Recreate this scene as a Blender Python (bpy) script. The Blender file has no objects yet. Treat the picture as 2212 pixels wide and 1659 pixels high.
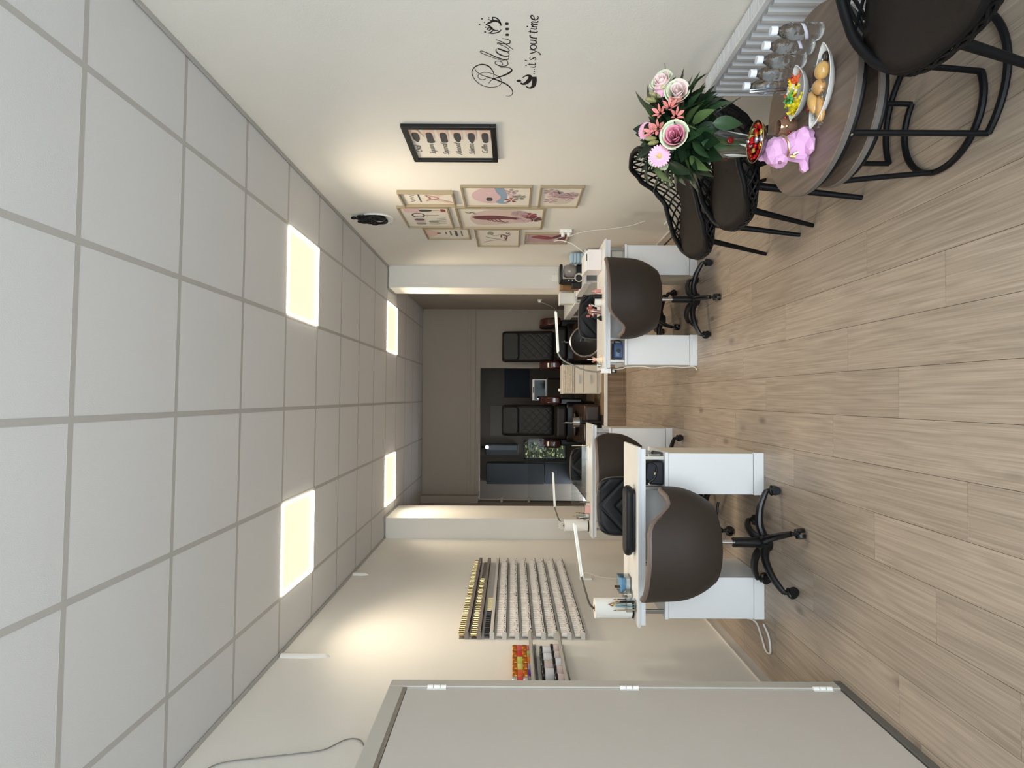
import bpy, bmesh, math, random
from mathutils import Vector, Matrix, Euler
R = math.radians
random.seed(7)
scn = bpy.context.scene
col = scn.collection

# ------------------------------------------------------------------ camera
YAW, ROLL, HC = 0.0222, 0.005, 1.50
fwd = Vector((math.sin(YAW), math.cos(YAW), 0))
rgt = Vector((math.cos(YAW), -math.sin(YAW), 0))
upv = Vector((0, 0, 1))
r3 = rgt * math.cos(ROLL) + upv * math.sin(ROLL)
u3 = upv * math.cos(ROLL) - rgt * math.sin(ROLL)
cam_d = bpy.data.cameras.new('camera')
cam = bpy.data.objects.new('camera', cam_d)
col.objects.link(cam)
cam_d.sensor_fit = 'HORIZONTAL'
cam_d.sensor_width = 36.0
cam_d.lens = 1258.6 / 2212 * 36.0
cam_d.clip_start = 0.05
# the photograph was taken with the phone on its side: picture-right is down
cam.matrix_world = Matrix((
    (-u3.x, r3.x, -fwd.x, 0), (-u3.y, r3.y, -fwd.y, 0), (-u3.z, r3.z, -fwd.z, HC), (0, 0, 0, 1)))
scn.camera = cam

# ------------------------------------------------------------------ world, light, exposure
SKY = (0.85, 0.91, 1.0)
SKY_STRENGTH = 9.2
PANEL_WATT = 10.5
PANEL_COL = (1.0, 0.86, 0.66)
w = bpy.data.worlds.new('world'); scn.world = w; w.use_nodes = True
bg = w.node_tree.nodes['Background']
bg.inputs[0].default_value = (*SKY, 1); bg.inputs[1].default_value = SKY_STRENGTH
vs = scn.view_settings
vs.view_transform = 'Standard'; vs.look = 'None'; vs.gamma = 1.0; vs.use_curve_mapping = False
vs.exposure = 0.5

def portal(name, loc, rot, sx, sy):
    l = bpy.data.lights.new(name, 'AREA'); l.shape = 'RECTANGLE'; l.size = sx; l.size_y = sy
    l.cycles.is_portal = True
    o = bpy.data.objects.new(name, l); col.objects.link(o); o.location = loc; o.rotation_euler = rot
    return o
portal('shopfront_daylight', (-0.05, -1.58, 1.5), (R(90), 0, 0), 3.0, 2.5)      # daylight through the shop window

# ------------------------------------------------------------------ materials
def lin(c):
    def f(v):
        v /= 255.0
        return v / 12.92 if v <= 0.04045 else ((v + 0.055) / 1.055) ** 2.4
    return tuple(f(v) for v in c)
MATS = {}
def mat(name, rgb, rough=0.5, metal=0.0, noise=0.0, nscale=20.0, bump=0.0, bscale=200.0, spec=0.5, trans=0.0, ior=1.45, coat=0.0, emit=None, estr=0.0, alpha=1.0, sheen=0.0):
    if name in MATS: return MATS[name]
    m = bpy.data.materials.new(name); m.use_nodes = True
    nt = m.node_tree; b = nt.nodes['Principled BSDF']
    c = lin(rgb)
    b.inputs['Base Color'].default_value = (*c, 1)
    b.inputs['Roughness'].default_value = rough
    b.inputs['Metallic'].default_value = metal
    b.inputs['Specular IOR Level'].default_value = spec
    b.inputs['IOR'].default_value = ior
    b.inputs['Transmission Weight'].default_value = trans
    b.inputs['Coat Weight'].default_value = coat
    b.inputs['Sheen Weight'].default_value = sheen
    b.inputs['Alpha'].default_value = alpha
    if emit:
        b.inputs['Emission Color'].default_value = (*emit, 1); b.inputs['Emission Strength'].default_value = estr
    if noise > 0 or bump > 0:
        tc = nt.nodes.new('ShaderNodeNewGeometry')
    if noise > 0:
        n = nt.nodes.new('ShaderNodeTexNoise'); n.inputs['Scale'].default_value = nscale; n.inputs['Detail'].default_value = 4
        nt.links.new(tc.outputs['Position'], n.inputs['Vector'])
        mx = nt.nodes.new('ShaderNodeMixRGB')
        mx.inputs[1].default_value = (*[v * (1 - noise) for v in c], 1)
        mx.inputs[2].default_value = (*[min(1, v * (1 + noise)) for v in c], 1)
        nt.links.new(n.outputs['Fac'], mx.inputs[0]); nt.links.new(mx.outputs[0], b.inputs['Base Color'])
    if bump > 0:
        n2 = nt.nodes.new('ShaderNodeTexNoise'); n2.inputs['Scale'].default_value = bscale; n2.inputs['Detail'].default_value = 3
        nt.links.new(tc.outputs['Position'], n2.inputs['Vector'])
        bp = nt.nodes.new('ShaderNodeBump'); bp.inputs['Strength'].default_value = bump; bp.inputs['Distance'].default_value = 0.002
        nt.links.new(n2.outputs['Fac'], bp.inputs['Height']); nt.links.new(bp.outputs[0], b.inputs['Normal'])
    MATS[name] = m
    return m

def wood(name, rgb_lo, rgb_hi, axis=1, grain=34.0, stretch=1.3, rough=0.5, knots=0.0, vary=0.12, rings=0.35):
    """long grain along one axis, tone different on each object, a few knots"""
    if name in MATS: return MATS[name]
    m = bpy.data.materials.new(name); m.use_nodes = True
    nt = m.node_tree; N = nt.nodes.new; L = nt.links.new; b = nt.nodes['Principled BSDF']
    b.inputs['Roughness'].default_value = rough
    g = N('ShaderNodeNewGeometry'); oi = N('ShaderNodeObjectInfo')
    sc = [grain] * 3; sc[axis] = stretch
    mp = N('ShaderNodeVectorMath'); mp.operation = 'MULTIPLY'; mp.inputs[1].default_value = sc
    L(g.outputs['Position'], mp.inputs[0])
    rv = N('ShaderNodeVectorMath'); rv.operation = 'SCALE'; rv.inputs[0].default_value = (37, 53, 71)
    L(oi.outputs['Random'], rv.inputs['Scale'])
    ad = N('ShaderNodeVectorMath'); ad.operation = 'ADD'
    L(mp.outputs[0], ad.inputs[0]); L(rv.outputs[0], ad.inputs[1])
    n1 = N('ShaderNodeTexNoise'); n1.inputs['Scale'].default_value = 1.0; n1.inputs['Detail'].default_value = 5; n1.inputs['Roughness'].default_value = .55
    L(ad.outputs[0], n1.inputs['Vector'])
    # cathedral rings from a distorted slow field
    sc2 = [grain * .06] * 3; sc2[axis] = stretch * .32
    mp2 = N('ShaderNodeVectorMath'); mp2.operation = 'MULTIPLY'; mp2.inputs[1].default_value = sc2
    L(g.outputs['Position'], mp2.inputs[0])
    ad2 = N('ShaderNodeVectorMath'); ad2.operation = 'ADD'; L(mp2.outputs[0], ad2.inputs[0]); L(rv.outputs[0], ad2.inputs[1])
    n2 = N('ShaderNodeTexNoise'); n2.inputs['Scale'].default_value = 1.0; n2.inputs['Detail'].default_value = 2
    L(ad2.outputs[0], n2.inputs['Vector'])
    ml = N('ShaderNodeMath'); ml.operation = 'MULTIPLY'; ml.inputs[1].default_value = 46.0; L(n2.outputs['Fac'], ml.inputs[0])
    sn = N('ShaderNodeMath'); sn.operation = 'SINE'; L(ml.outputs[0], sn.inputs[0])
    s2 = N('ShaderNodeMath'); s2.operation = 'MULTIPLY_ADD'; s2.inputs[1].default_value = rings * .22; s2.inputs[2].default_value = 0.0; L(sn.outputs[0], s2.inputs[0])
    sm = N('ShaderNodeMath'); sm.operation = 'ADD'; L(n1.outputs['Fac'], sm.inputs[0]); L(s2.outputs[0], sm.inputs[1])
    # each piece a little lighter or darker
    tv = N('ShaderNodeMath'); tv.operation = 'MULTIPLY_ADD'; tv.inputs[1].default_value = vary * 2; tv.inputs[2].default_value = -vary; L(oi.outputs['Random'], tv.inputs[0])
    sm2 = N('ShaderNodeMath'); sm2.operation = 'ADD'; L(sm.outputs[0], sm2.inputs[0]); L(tv.outputs[0], sm2.inputs[1])
    cr = N('ShaderNodeValToRGB'); cr.color_ramp.elements[0].position = .25; cr.color_ramp.elements[1].position = .75
    cr.color_ramp.elements[0].color = (*lin(rgb_lo), 1); cr.color_ramp.elements[1].color = (*lin(rgb_hi), 1)
    L(sm2.outputs[0], cr.inputs[0])
    last = cr.outputs[0]
    if knots > 0:
        sc3 = [5.2] * 3; sc3[axis] = 2.1
        mp3 = N('ShaderNodeVectorMath'); mp3.operation = 'MULTIPLY'; mp3.inputs[1].default_value = sc3
        L(g.outputs['Position'], mp3.inputs[0])
        ad3 = N('ShaderNodeVectorMath'); ad3.operation = 'ADD'; L(mp3.outputs[0], ad3.inputs[0]); L(rv.outputs[0], ad3.inputs[1])
        vo = N('ShaderNodeTexVoronoi'); vo.inputs['Scale'].default_value = 1.0; L(ad3.outputs[0], vo.inputs['Vector'])
        kr = N('ShaderNodeValToRGB'); kr.color_ramp.elements[0].position = .03; kr.color_ramp.elements[1].position = .15
        kr.color_ramp.elements[0].color = (1, 1, 1, 1); kr.color_ramp.elements[1].color = (0, 0, 0, 1)
        L(vo.outputs['Distance'], kr.inputs[0])
        km = N('ShaderNodeMath'); km.operation = 'MULTIPLY'; km.inputs[1].default_value = knots; L(kr.outputs[0], km.inputs[0])
        mx = N('ShaderNodeMixRGB'); mx.inputs[2].default_value = (*[v * .42 for v in lin(rgb_lo)], 1)
        L(km.outputs[0], mx.inputs[0]); L(last, mx.inputs[1]); last = mx.outputs[0]
    L(last, b.inputs['Base Color'])
    bp = N('ShaderNodeBump'); bp.inputs['Strength'].default_value = .12; bp.inputs['Distance'].default_value = .001
    L(n1.outputs['Fac'], bp.inputs['Height']); L(bp.outputs[0], b.inputs['Normal'])
    MATS[name] = m
    return m

def thin_glass(name, tint=(0.93, 0.96, 0.95), refl=0.06, k=0.5):
    """clear sheet: mostly see-through with a weak mirror coat"""
    if name in MATS: return MATS[name]
    m = bpy.data.materials.new(name); m.use_nodes = True
    nt = m.node_tree; nt.nodes.remove(nt.nodes['Principled BSDF'])
    o = nt.nodes['Material Output']; t = nt.nodes.new('ShaderNodeBsdfTransparent'); g = nt.nodes.new('ShaderNodeBsdfGlossy')
    t.inputs[0].default_value = (*tint, 1); g.inputs['Roughness'].default_value = .03
    fr = nt.nodes.new('ShaderNodeLayerWeight'); fr.inputs['Blend'].default_value = .35
    ma = nt.nodes.new('ShaderNodeMath'); ma.operation = 'MULTIPLY_ADD'; ma.inputs[1].default_value = k; ma.inputs[2].default_value = refl
    nt.links.new(fr.outputs['Fresnel'], ma.inputs[0])
    mx = nt.nodes.new('ShaderNodeMixShader'); nt.links.new(ma.outputs[0], mx.inputs[0]); nt.links.new(t.outputs[0], mx.inputs[1]); nt.links.new(g.outputs[0], mx.inputs[2])
    nt.links.new(mx.outputs[0], o.inputs[0]); MATS[name] = m
    return m

# ------------------------------------------------------------------ mesh helpers
class MB:
    def __init__(s): s.v = []; s.f = []
    def add(s, v, f, M=None):
        o = len(s.v)
        s.v += [tuple(M @ Vector(p)) if M else tuple(p) for p in v]
        s.f += [tuple(i + o for i in q) for q in f]
        return s
    def bx(s, x0, x1, y0, y1, z0, z1, M=None):
        v = [(x0,y0,z0),(x1,y0,z0),(x1,y1,z0),(x0,y1,z0),(x0,y0,z1),(x1,y0,z1),(x1,y1,z1),(x0,y1,z1)]
        return s.add(v, [(0,3,2,1),(4,5,6,7),(0,1,5,4),(1,2,6,5),(2,3,7,6),(3,0,4,7)], M)
    def prism(s, poly, h0, h1, plane='xy', M=None):
        """polygon swept along the third axis"""
        n = len(poly)
        def q(p, h): return {'xy': (p[0], p[1], h), 'xz': (p[0], h, p[1]), 'yz': (h, p[0], p[1])}[plane]
        v = [q(p, h0) for p in poly] + [q(p, h1) for p in poly]
        f = [tuple(range(n))[::-1], tuple(range(n, 2 * n))] + [(i, (i+1) % n, n + (i+1) % n, n + i) for i in range(n)]
        return s.add(v, f, M)
    def tube(s, pts, r, n=8, closed=False, M=None, flat=None):
        P = [Vector(p) for p in pts]; m = len(P)
        rr = r if isinstance(r, (list, tuple)) else [r] * m
        v = []; f = []; up = None
        for i, p in enumerate(P):
            a = P[i-1] if (i > 0 or closed) else p; b = P[(i+1) % m] if (i < m-1 or closed) else p
            t = (b - a).normalized()
            if up is None:
                up = Vector((0,0,1)) if abs(t.z) < .9 else Vector((1,0,0))
            side = t.cross(up)
            if side.length < 1e-6: side = t.orthogonal()
            side.normalize(); up = side.cross(t).normalized()
            for k in range(n):
                a2 = 2 * math.pi * k / n
                e = up if not flat else up * flat
                v.append(p + (side * math.cos(a2) + e * math.sin(a2)) * rr[i])
        for i in range(m - (0 if closed else 1)):
            j = (i + 1) % m
            for k in range(n):
                k2 = (k + 1) % n
                f.append((i*n+k, i*n+k2, j*n+k2, j*n+k))
        if not closed:
            f.append(tuple(range(n))[::-1]); f.append(tuple((m-1)*n + k for k in range(n)))
        return s.add(v, f, M)
    def cyl(s, p0, p1, r0, r1=None, n=16, M=None):
        return s.tube([p0, p1], [r0, r0 if r1 is None else r1], n, M=M)
    def lathe(s, prof, n=20, c=(0,0,0), M=None):
        v = []; f = []; m = len(prof)
        for (r, z) in prof:
            for k in range(n):
                a = 2*math.pi*k/n
                v.append((c[0] + r*math.cos(a), c[1] + r*math.sin(a), c[2] + z))
        for i in range(m-1):
            for k in range(n):
                k2 = (k+1) % n
                f.append((i*n+k, i*n+k2, (i+1)*n+k2, (i+1)*n+k))
        f.append(tuple(range(n))[::-1]); f.append(tuple((m-1)*n+k for k in range(n)))
        return s.add(v, f, M)
    def ell(s, c, rad, n=14, m=8, M=None):
        v = [(c[0], c[1], c[2]-rad[2])]; f = []
        for i in range(1, m):
            t = math.pi*i/m - math.pi/2
            for k in range(n):
                a = 2*math.pi*k/n
                v.append((c[0]+rad[0]*math.cos(t)*math.cos(a), c[1]+rad[1]*math.cos(t)*math.sin(a), c[2]+rad[2]*math.sin(t)))
        v.append((c[0], c[1], c[2]+rad[2])); last = len(v)-1
        for k in range(n): f.append((0, 1+(k+1) % n, 1+k))
        for i in range(m-2):
            for k in range(n):
                a, b = 1+i*n+k, 1+i*n+(k+1) % n
                f.append((a, b, b+n, a+n))
        for k in range(n): f.append((last, 1+(m-2)*n+k, 1+(m-2)*n+(k+1) % n))
        return s.add(v, f, M)
    def grid(s, fn, nu, nv, closeu=False, M=None):
        v = [fn(i/(nu if closeu else nu-1), j/(nv-1)) for i in range(nu) for j in range(nv)]
        f = []
        for i in range(nu if closeu else nu-1):
            i2 = (i+1) % nu
            for j in range(nv-1): f.append((i*nv+j, i2*nv+j, i2*nv+j+1, i*nv+j+1))
        return s.add(v, f, M)
    def mesh(s, name, smooth=0.6):
        me = bpy.data.meshes.new(name); me.from_pydata(s.v, [], s.f); me.validate()
        bm = bmesh.new(); bm.from_mesh(me); bmesh.ops.recalc_face_normals(bm, faces=bm.faces); bm.to_mesh(me); bm.free()
        if smooth: me.shade_smooth(); me.set_sharp_from_angle(angle=smooth)
        return me
    def build(s, name, m, parent=None, smooth=0.6, bevel=0.0, seg=2, solid=0.0, sub=0):
        me = s.mesh(name, smooth)
        o = bpy.data.objects.new(name, me); col.objects.link(o)
        me.materials.append(m)
        if parent: o.parent = parent
        if solid:
            d = o.modifiers.new('solid', 'SOLIDIFY'); d.thickness = solid; d.offset = 0
        if bevel:
            d = o.modifiers.new('bevel', 'BEVEL'); d.width = bevel; d.segments = seg; d.limit_method = 'ANGLE'; d.angle_limit = R(40)
        if sub:
            d = o.modifiers.new('sub', 'SUBSURF'); d.levels = sub; d.render_levels = sub
        return o

def tag(o, label, cat, group=None):
    o['label'] = label; o['category'] = cat
    if group: o['group'] = group
    return o
def thing(name, label, cat, loc=(0,0,0), rz=0.0, group=None):
    o = bpy.data.objects.new(name, None); col.objects.link(o)
    o.location = loc; o.rotation_euler = (0, 0, rz); o.empty_display_size = .1
    return tag(o, label, cat, group)
def struct(o):
    o['kind'] = 'structure'
    return o
def inst(name, me, parent=None, loc=(0,0,0), rot=(0,0,0), scale=None):
    o = bpy.data.objects.new(name, me); col.objects.link(o); o.location = loc; o.rotation_euler = rot
    if scale: o.scale = scale
    if parent: o.parent = parent
    return o
def copy_tree(o, parent=None):
    c = o.copy(); col.objects.link(c); c.parent = parent
    for ch in list(o.children): copy_tree(ch, c)
    return c
def dup(o, loc, rz, label, group=None):
    c = copy_tree(o); c.location = loc; c.rotation_euler = (0, 0, rz); c['label'] = label
    if group: c['group'] = group
    return c
def rrect(cx, cy, w, h, r, n=5):
    out = []
    for (sx, sy, a0) in ((1,1,0),(-1,1,90),(-1,-1,180),(1,-1,270)):
        for k in range(n+1):
            a = R(a0 + 90*k/n)
            out.append((cx + sx*(w/2-r) + r*math.cos(a), cy + sy*(h/2-r) + r*math.sin(a)))
    return out
def spline(P, n=6, closed=False):
    """Catmull-Rom through the points"""
    P = [Vector(p) for p in P]; m = len(P); out = []
    for i in range(m if closed else m-1):
        p0 = P[i-1] if (i > 0 or closed) else P[0]*2 - P[1]
        p1 = P[i]; p2 = P[(i+1) % m]
        p3 = P[(i+2) % m] if (i+2 < m or closed) else P[-1]*2 - P[-2]
        for k in range(n):
            t = k/n
            out.append(0.5*((2*p1) + (p2-p0)*t + (2*p0-5*p1+4*p2-p3)*t*t + (3*p1-p0-3*p2+p3)*t**3))
    if not closed: out.append(P[-1])
    return out
def text_mesh(txt, size, shear=0.0, extrude=0.0004, align='LEFT'):
    cu = bpy.data.curves.new('t', 'FONT'); cu.body = txt; cu.size = size; cu.shear = shear; cu.extrude = extrude; cu.align_x = align; cu.resolution_u = 2
    ob = bpy.data.objects.new('t', cu); col.objects.link(ob)
    me = bpy.data.meshes.new_from_object(ob)
    bpy.data.objects.remove(ob); bpy.data.curves.remove(cu)
    return me

# palette
WALL = mat('wall_paint', (226, 222, 215), .9, noise=.03, nscale=3, bump=.25, bscale=120)
TAUPE = mat('taupe_paint', (158, 148, 137), .9, noise=.03, nscale=3, bump=.25, bscale=120)
CEIL = mat('ceiling_tile', (208, 207, 207), .95, noise=.02, nscale=2, bump=.3, bscale=260)
BAR = mat('ceiling_rail_metal', (176, 173, 169), .6)
WHITE = mat('white_lacquer', (228, 229, 231), .35)
WHITEP = mat('white_plastic', (235, 234, 230), .4)
CREAM = mat('cream_laminate', (218, 209, 194), .5, noise=.05, nscale=12)
BLACK = mat('black_plastic', (14, 14, 16), .38)
BLACKM = mat('black_powder_coat', (11, 12, 15), .5, spec=.25)
BLACKL = mat('black_leather', (19, 20, 25), .45, spec=.35, bump=.3, bscale=500)
BROWNL = mat('brown_leatherette', (57, 49, 44), .55, spec=.3, bump=.25, bscale=600)
BROWN_LIT = mat('brown_lit_rim', (112, 97, 89), .5)  # paler brown for the chair rim: ceiling light on its top painted in
CHROME = mat('chrome', (205, 206, 210), .16, metal=1)
STEEL = mat('brushed_aluminium', (165, 163, 158), .35, metal=1)
GOLD = mat('gold_foil', (205, 182, 128), .28, metal=1)
GLASS = thin_glass('clear_glass')
SCREEN = thin_glass('screen_glass', (.90, .92, .92), 0.0, .12)
ACRYL = thin_glass('clear_acrylic', (.9, .93, .94), .1)
PAPER = mat('paper', (224, 217, 206), .8)
GREYT = mat('grey_print', (108, 104, 102), .8)
# ================================================================== the room
XL, XR, ZC = -1.635, 1.53, 2.956
YF, YB = -1.6, 9.5                       # shop front, back wall
PZ, PY = 0.285, 7.64                     # pedicure platform

# ---- floor: base and planks laid along the room
FLOORW = wood('floor_oak', (140, 125, 110), (177, 160, 143), axis=1, grain=170, stretch=2.6, rough=.42, knots=.75, vary=.06, rings=.30)
fb = MB().bx(XL-.1, XR+.1, YF-.4, YB+3.0, -.10, -.0085).build('floor', mat('subfloor', (64, 54, 46), .9), smooth=0)
struct(fb)
PWID, PLEN = .197, 1.18
ends = {0: 2.261, 1: 2.60, 2: 2.01, 3: 2.454, 4: 2.828, 5: 2.2, 6: 2.62, 7: 2.1, -1: 2.725, -2: 1.923, -3: 2.419, -4: 2.072, -5: 2.913, -6: 2.275, -7: 2.155, -8: 2.6}
plank_cache = {}
def plank_mesh(wd, ln):
    k = (round(wd, 4), round(ln, 4))
    if k not in plank_cache:
        me = MB().bx(-wd/2, wd/2, -ln/2, ln/2, -.0085, 0).mesh('plank', 0); me.materials.append(FLOORW); plank_cache[k] = me
    return plank_cache[k]
for k in range(-9, 8):
    x0 = -.075 + PWID*k; x1 = x0 + PWID
    x0c, x1c = max(x0, XL), min(x1, XR)
    if x1c - x0c < .01: continue
    e = ends.get(k, 2.3)
    j = math.floor((YF - .35 - e)/PLEN)
    while e + j*PLEN < PY:
        a, b = e + j*PLEN, min(e + (j+1)*PLEN, PY); j += 1
        if b - a < .02: continue
        inst('plank', plank_mesh(x1c-x0c-.0016, b-a-.0016), fb, ((x0c+x1c)/2, (a+b)/2, 0))

# ---- pedicure platform with wooden riser
PLAT = wood('platform_oak', (112, 92, 72), (156, 132, 106), axis=2, grain=30, stretch=1.6, rough=.5, vary=.08)
pl = struct(MB().bx(-1.70, 1.43, PY+.02, YB+2.95, 0, PZ-.012).build('platform', mat('platform_core', (120, 100, 82), .7), smooth=0))
for i in range(6):
    a = -1.38 + i*.444; b = a + .443
    MB().bx(a+.001, min(b, 1.27), PY+.002, PY+.02, 0, PZ-.04).build('riser_plank', PLAT, pl, smooth=0)
MB().bx(-1.395, 1.275, PY-.006, PY+.03, PZ-.04, PZ+.002).build('edge_trim', WHITEP, pl, smooth=0, bevel=.004)
FLAT = wood('platform_top_oak', (122, 100, 78), (160, 136, 110), axis=0, grain=30, stretch=1.6, rough=.45, vary=.08)
for i in range(12):
    MB().bx(-1.69, 1.42, PY+.03+i*.157, PY+.03+(i+1)*.157-.0015, PZ-.012, PZ).build('plank', FLAT, pl, smooth=0)

# ---- walls
struct(MB().bx(XL-.15, XL, YF-.2, 6.75, -.1, ZC+.3).build('wall_left', WALL, smooth=0))
struct(MB().bx(XR, XR+.15, YF-.2, 6.8, -.1, ZC+.3).build('wall_right', WALL, smooth=0))
struct(MB().bx(XL-.15, -1.40, 6.75, 7.53, -.1, ZC+.3).build('pillar_left', WALL, smooth=0, bevel=.006))
struct(MB().bx(1.275, XR+.15, 6.80, 7.21, -.1, ZC+.3).build('pillar_right', WALL, smooth=0, bevel=.006))
struct(MB().bx(-1.85, -1.70, 7.53, YB, -.1, ZC+.3).build('wall_alcove_left', TAUPE, smooth=0))
struct(MB().bx(1.43, XR+.15, 7.21, YB+.2, -.1, ZC+.3).build('wall_alcove_right', TAUPE, smooth=0))
# back wall: solid right part, bulkhead over the wide opening
wb = struct(MB().bx(.47, 1.45, YB, YB+.12, -.1, ZC+.3).build('wall_back', TAUPE, smooth=0))
bk = struct(MB().bx(-1.85, .47, YB, YB+.12, 2.019, ZC+.3).bx(.47, .475, YB+.001, YB+.119, 2.02, 2.1).build('wall_bulkhead', TAUPE, smooth=0))
MB().bx(-1.60, 1.43, YB-.022, YB, 2.095, 2.17).build('moulding', TAUPE, bk, smooth=0, bevel=.004)
MB().bx(-1.60, 1.43, YB-.012, YB, 2.17, 2.225).build('moulding', TAUPE, bk, smooth=0, bevel=.004)
struct(MB().bx(-1.70, -1.585, 9.33, YB, 2.03, ZC).build('trim_1', TAUPE, smooth=0, bevel=.004))   # boxed pipe in the corner
# ---- baseboards
BB = mat('baseboard_paint', (206, 200, 192), .5)
struct(MB().bx(XL, XL+.012, 2.7, 6.75, 0, .062).bx(XL, XL+.016, 2.7, 6.75, .062, .07).build('baseboard_left', BB, smooth=0))
struct(MB().bx(XR-.012, XR, YF, 6.8, 0, .062).bx(XR-.016, XR, YF, 6.8, .062, .07).build('baseboard_right', BB, smooth=0))

# ---- suspended ceiling: tiles in a grid of rails
cs = struct(MB().bx(-1.9, 1.75, YF-.2, YB+.2, ZC+.06, ZC+.3).build('ceiling', mat('ceiling_void', (70, 70, 70), .9), smooth=0))
GX0, GY0, T, SK = -.083, 1.927, .6, .0228
def gpt(i, j): return GX0 + T*i, GY0 + T*j + SK*T*i
PANELS = {(1, 3), (-2, 3), (1, 8), (-2, 8), (1, -2), (-2, -2)}
zc = ZC + .0012
xlo, xhi = -1.84, 1.66
for i in range(-4, 4):
    for j in range(-7, 14):
        if (i, j) in PANELS: continue
        q = []
        for (a, b) in ((i, j), (i+1, j), (i+1, j+1), (i, j+1)):
            x, y = gpt(a, b); q.append((min(max(x, xlo), xhi), min(max(y, YF-.1), YB+.05)))
        if max(p[0] for p in q) - min(p[0] for p in q) < .03 or max(p[1] for p in q) - min(p[1] for p in q) < .04: continue
        MB().prism([(p[0] + (.011 if n in (0, 3) else -.011), p[1] + (.011 if n < 2 else -.011)) for n, p in enumerate(q)], zc, zc+.015).build('tile', CEIL, cs, smooth=0)
for i in range(-3, 4):
    a, b = gpt(i, -6.2), gpt(i, 13)
    if abs(a[0]) > 1.7: continue
    MB().prism([(a[0]-.012, YF-.1), (a[0]+.012, YF-.1), (a[0]+.012, YB), (a[0]-.012, YB)], ZC, ZC+.03).build('grid_rail', BAR, cs, smooth=0)
for j in range(-6, 14):
    a, b = gpt(-3, j), gpt(3, j)
    if b[1] > YB+.05 or a[1] < YF-.1: continue
    MB().prism([(a[0], a[1]-.012), (b[0], b[1]-.012), (b[0], b[1]+.012), (a[0], a[1]+.012)], ZC+.0006, ZC+.03).build('grid_rail', BAR, cs, smooth=0)
# wall angle and shadow gap around the ceiling
WA = mat('wall_angle', (176, 173, 168), .5); DK = mat('shadow_gap', (54, 50, 46), .8)
for nm, (x0, x1, y0, y1) in dict(l=(XL, XL+.022, YF, 6.75), r=(XR-.022, XR, YF, 6.8), lp=(XL, -1.40, 6.728, 6.75), rp=(1.275, XR, 6.778, 6.80), li=(-1.40, -1.378, 6.73, 7.53), ri=(1.253, 1.275, 6.78, 7.21), b=(-1.70, 1.43, YB-.022, YB), al=(-1.70, -1.678, 7.53, YB), ar=(1.408, 1.43, 7.21, YB)).items():
    g = .012
    MB().bx(x0, x1, y0, y1, ZC-.010, ZC-.004).build('wall_angle', WA, cs, smooth=0)
    MB().bx(x0 + (g if x1-x0 < .03 and x0 > 0 else 0), x1 - (g if x1-x0 < .03 and x0 < 0 else 0), y0 + (g if y1-y0 < .03 else 0), y1, ZC-.004, ZC+.01).build('shadow_gap', DK, cs, smooth=0)

# ---- ceiling light panels
PEM = bpy.data.materials.new('led_diffuser'); PEM.use_nodes = True
_b = PEM.node_tree.nodes['Principled BSDF']; _b.inputs['Base Color'].default_value = (.12, .11, .09, 1)
_b.inputs['Emission Color'].default_value = (1.0, .93, .66, 1); _b.inputs['Emission Strength'].default_value = .69
PEDGE = mat('led_halo_edge', (250, 248, 240), .5, emit=(1, .93, .76), estr=7.0)  # white panel border; strong glow added to imitate a halo on the ceiling
plab = {(1, 3): 'lit ceiling light panel above the framed prints, nearer on the right wall side', (-2, 3): 'lit ceiling light panel nearer on the side of the polish rack', (1, 8): 'small-looking lit ceiling light panel beyond the right pillar', (-2, 8): 'small-looking lit ceiling light panel beyond the left pillar', (1, -2): 'ceiling light panel overhead towards the shop front, right', (-2, -2): 'ceiling light panel overhead towards the shop front, left'}
for (i, j) in sorted(PANELS):
    if j < 0:      # unlit tiles behind the photographer: plain tile keeps the ceiling closed
        q = [gpt(i, j), gpt(i+1, j), gpt(i+1, j+1), gpt(i, j+1)]
        MB().prism(q, zc, zc+.015).build('tile', CEIL, cs, smooth=0); continue
    cx, cy = gpt(i+.5, j+.5); sk = SK*T/2
    t = thing('ceiling_light_panel', plab[(i, j)], 'ceiling light', (cx, cy, ZC), math.atan(SK)*.5, 'square LED ceiling panels')
    MB().bx(-.282, .282, -.282, .282, .002, .012).build('diffuser', PEM, t, smooth=0)
    fr = MB()
    for (a, b, c, d) in ((-.289, .289, -.289, -.280), (-.289, .289, .280, .289), (-.289, -.280, -.28, .28), (.280, .289, -.28, .28)):
        fr.bx(a, b, c, d, -.009, .014)
    fr.build('halo_edge', PEDGE, t, smooth=0)
    l = bpy.data.lights.new('panel_lamp', 'AREA'); l.shape = 'SQUARE'; l.size = .56; l.energy = PANEL_WATT; l.color = PANEL_COL; l.spread = R(138)
    lo = bpy.data.objects.new('panel_lamp', l); col.objects.link(lo); lo.parent = t; lo.location = (0, 0, -.010)

# ---- shop front behind the photographer
FRM = mat('shopfront_frame', (70, 72, 76), .4)
fw = struct(MB().bx(XL-.15, XR+.15, YF-.12, YF, 2.75, ZC+.3).bx(XL-.15, XR+.15, YF-.12, YF, -.1, .25).build('wall_front', WALL, smooth=0))
wn = struct(MB().bx(XL, XL+.06, YF-.1, YF-.02, .25, 2.75).bx(XR-.06, XR, YF-.1, YF-.02, .25, 2.75).bx(-.35, -.29, YF-.1, YF-.02, .25, 2.75).bx(XL, XR, YF-.1, YF-.02, .25, .31).bx(XL, XR, YF-.1, YF-.02, 2.69, 2.75).build('window_1', FRM, smooth=0))
MB().bx(XL+.06, -.35, YF-.065, YF-.055, .31, 2.69).build('pane', GLASS, wn, smooth=0)
MB().bx(-.29, XR-.06, YF-.065, YF-.055, .31, 2.69).build('pane', GLASS, wn, smooth=0)

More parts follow.
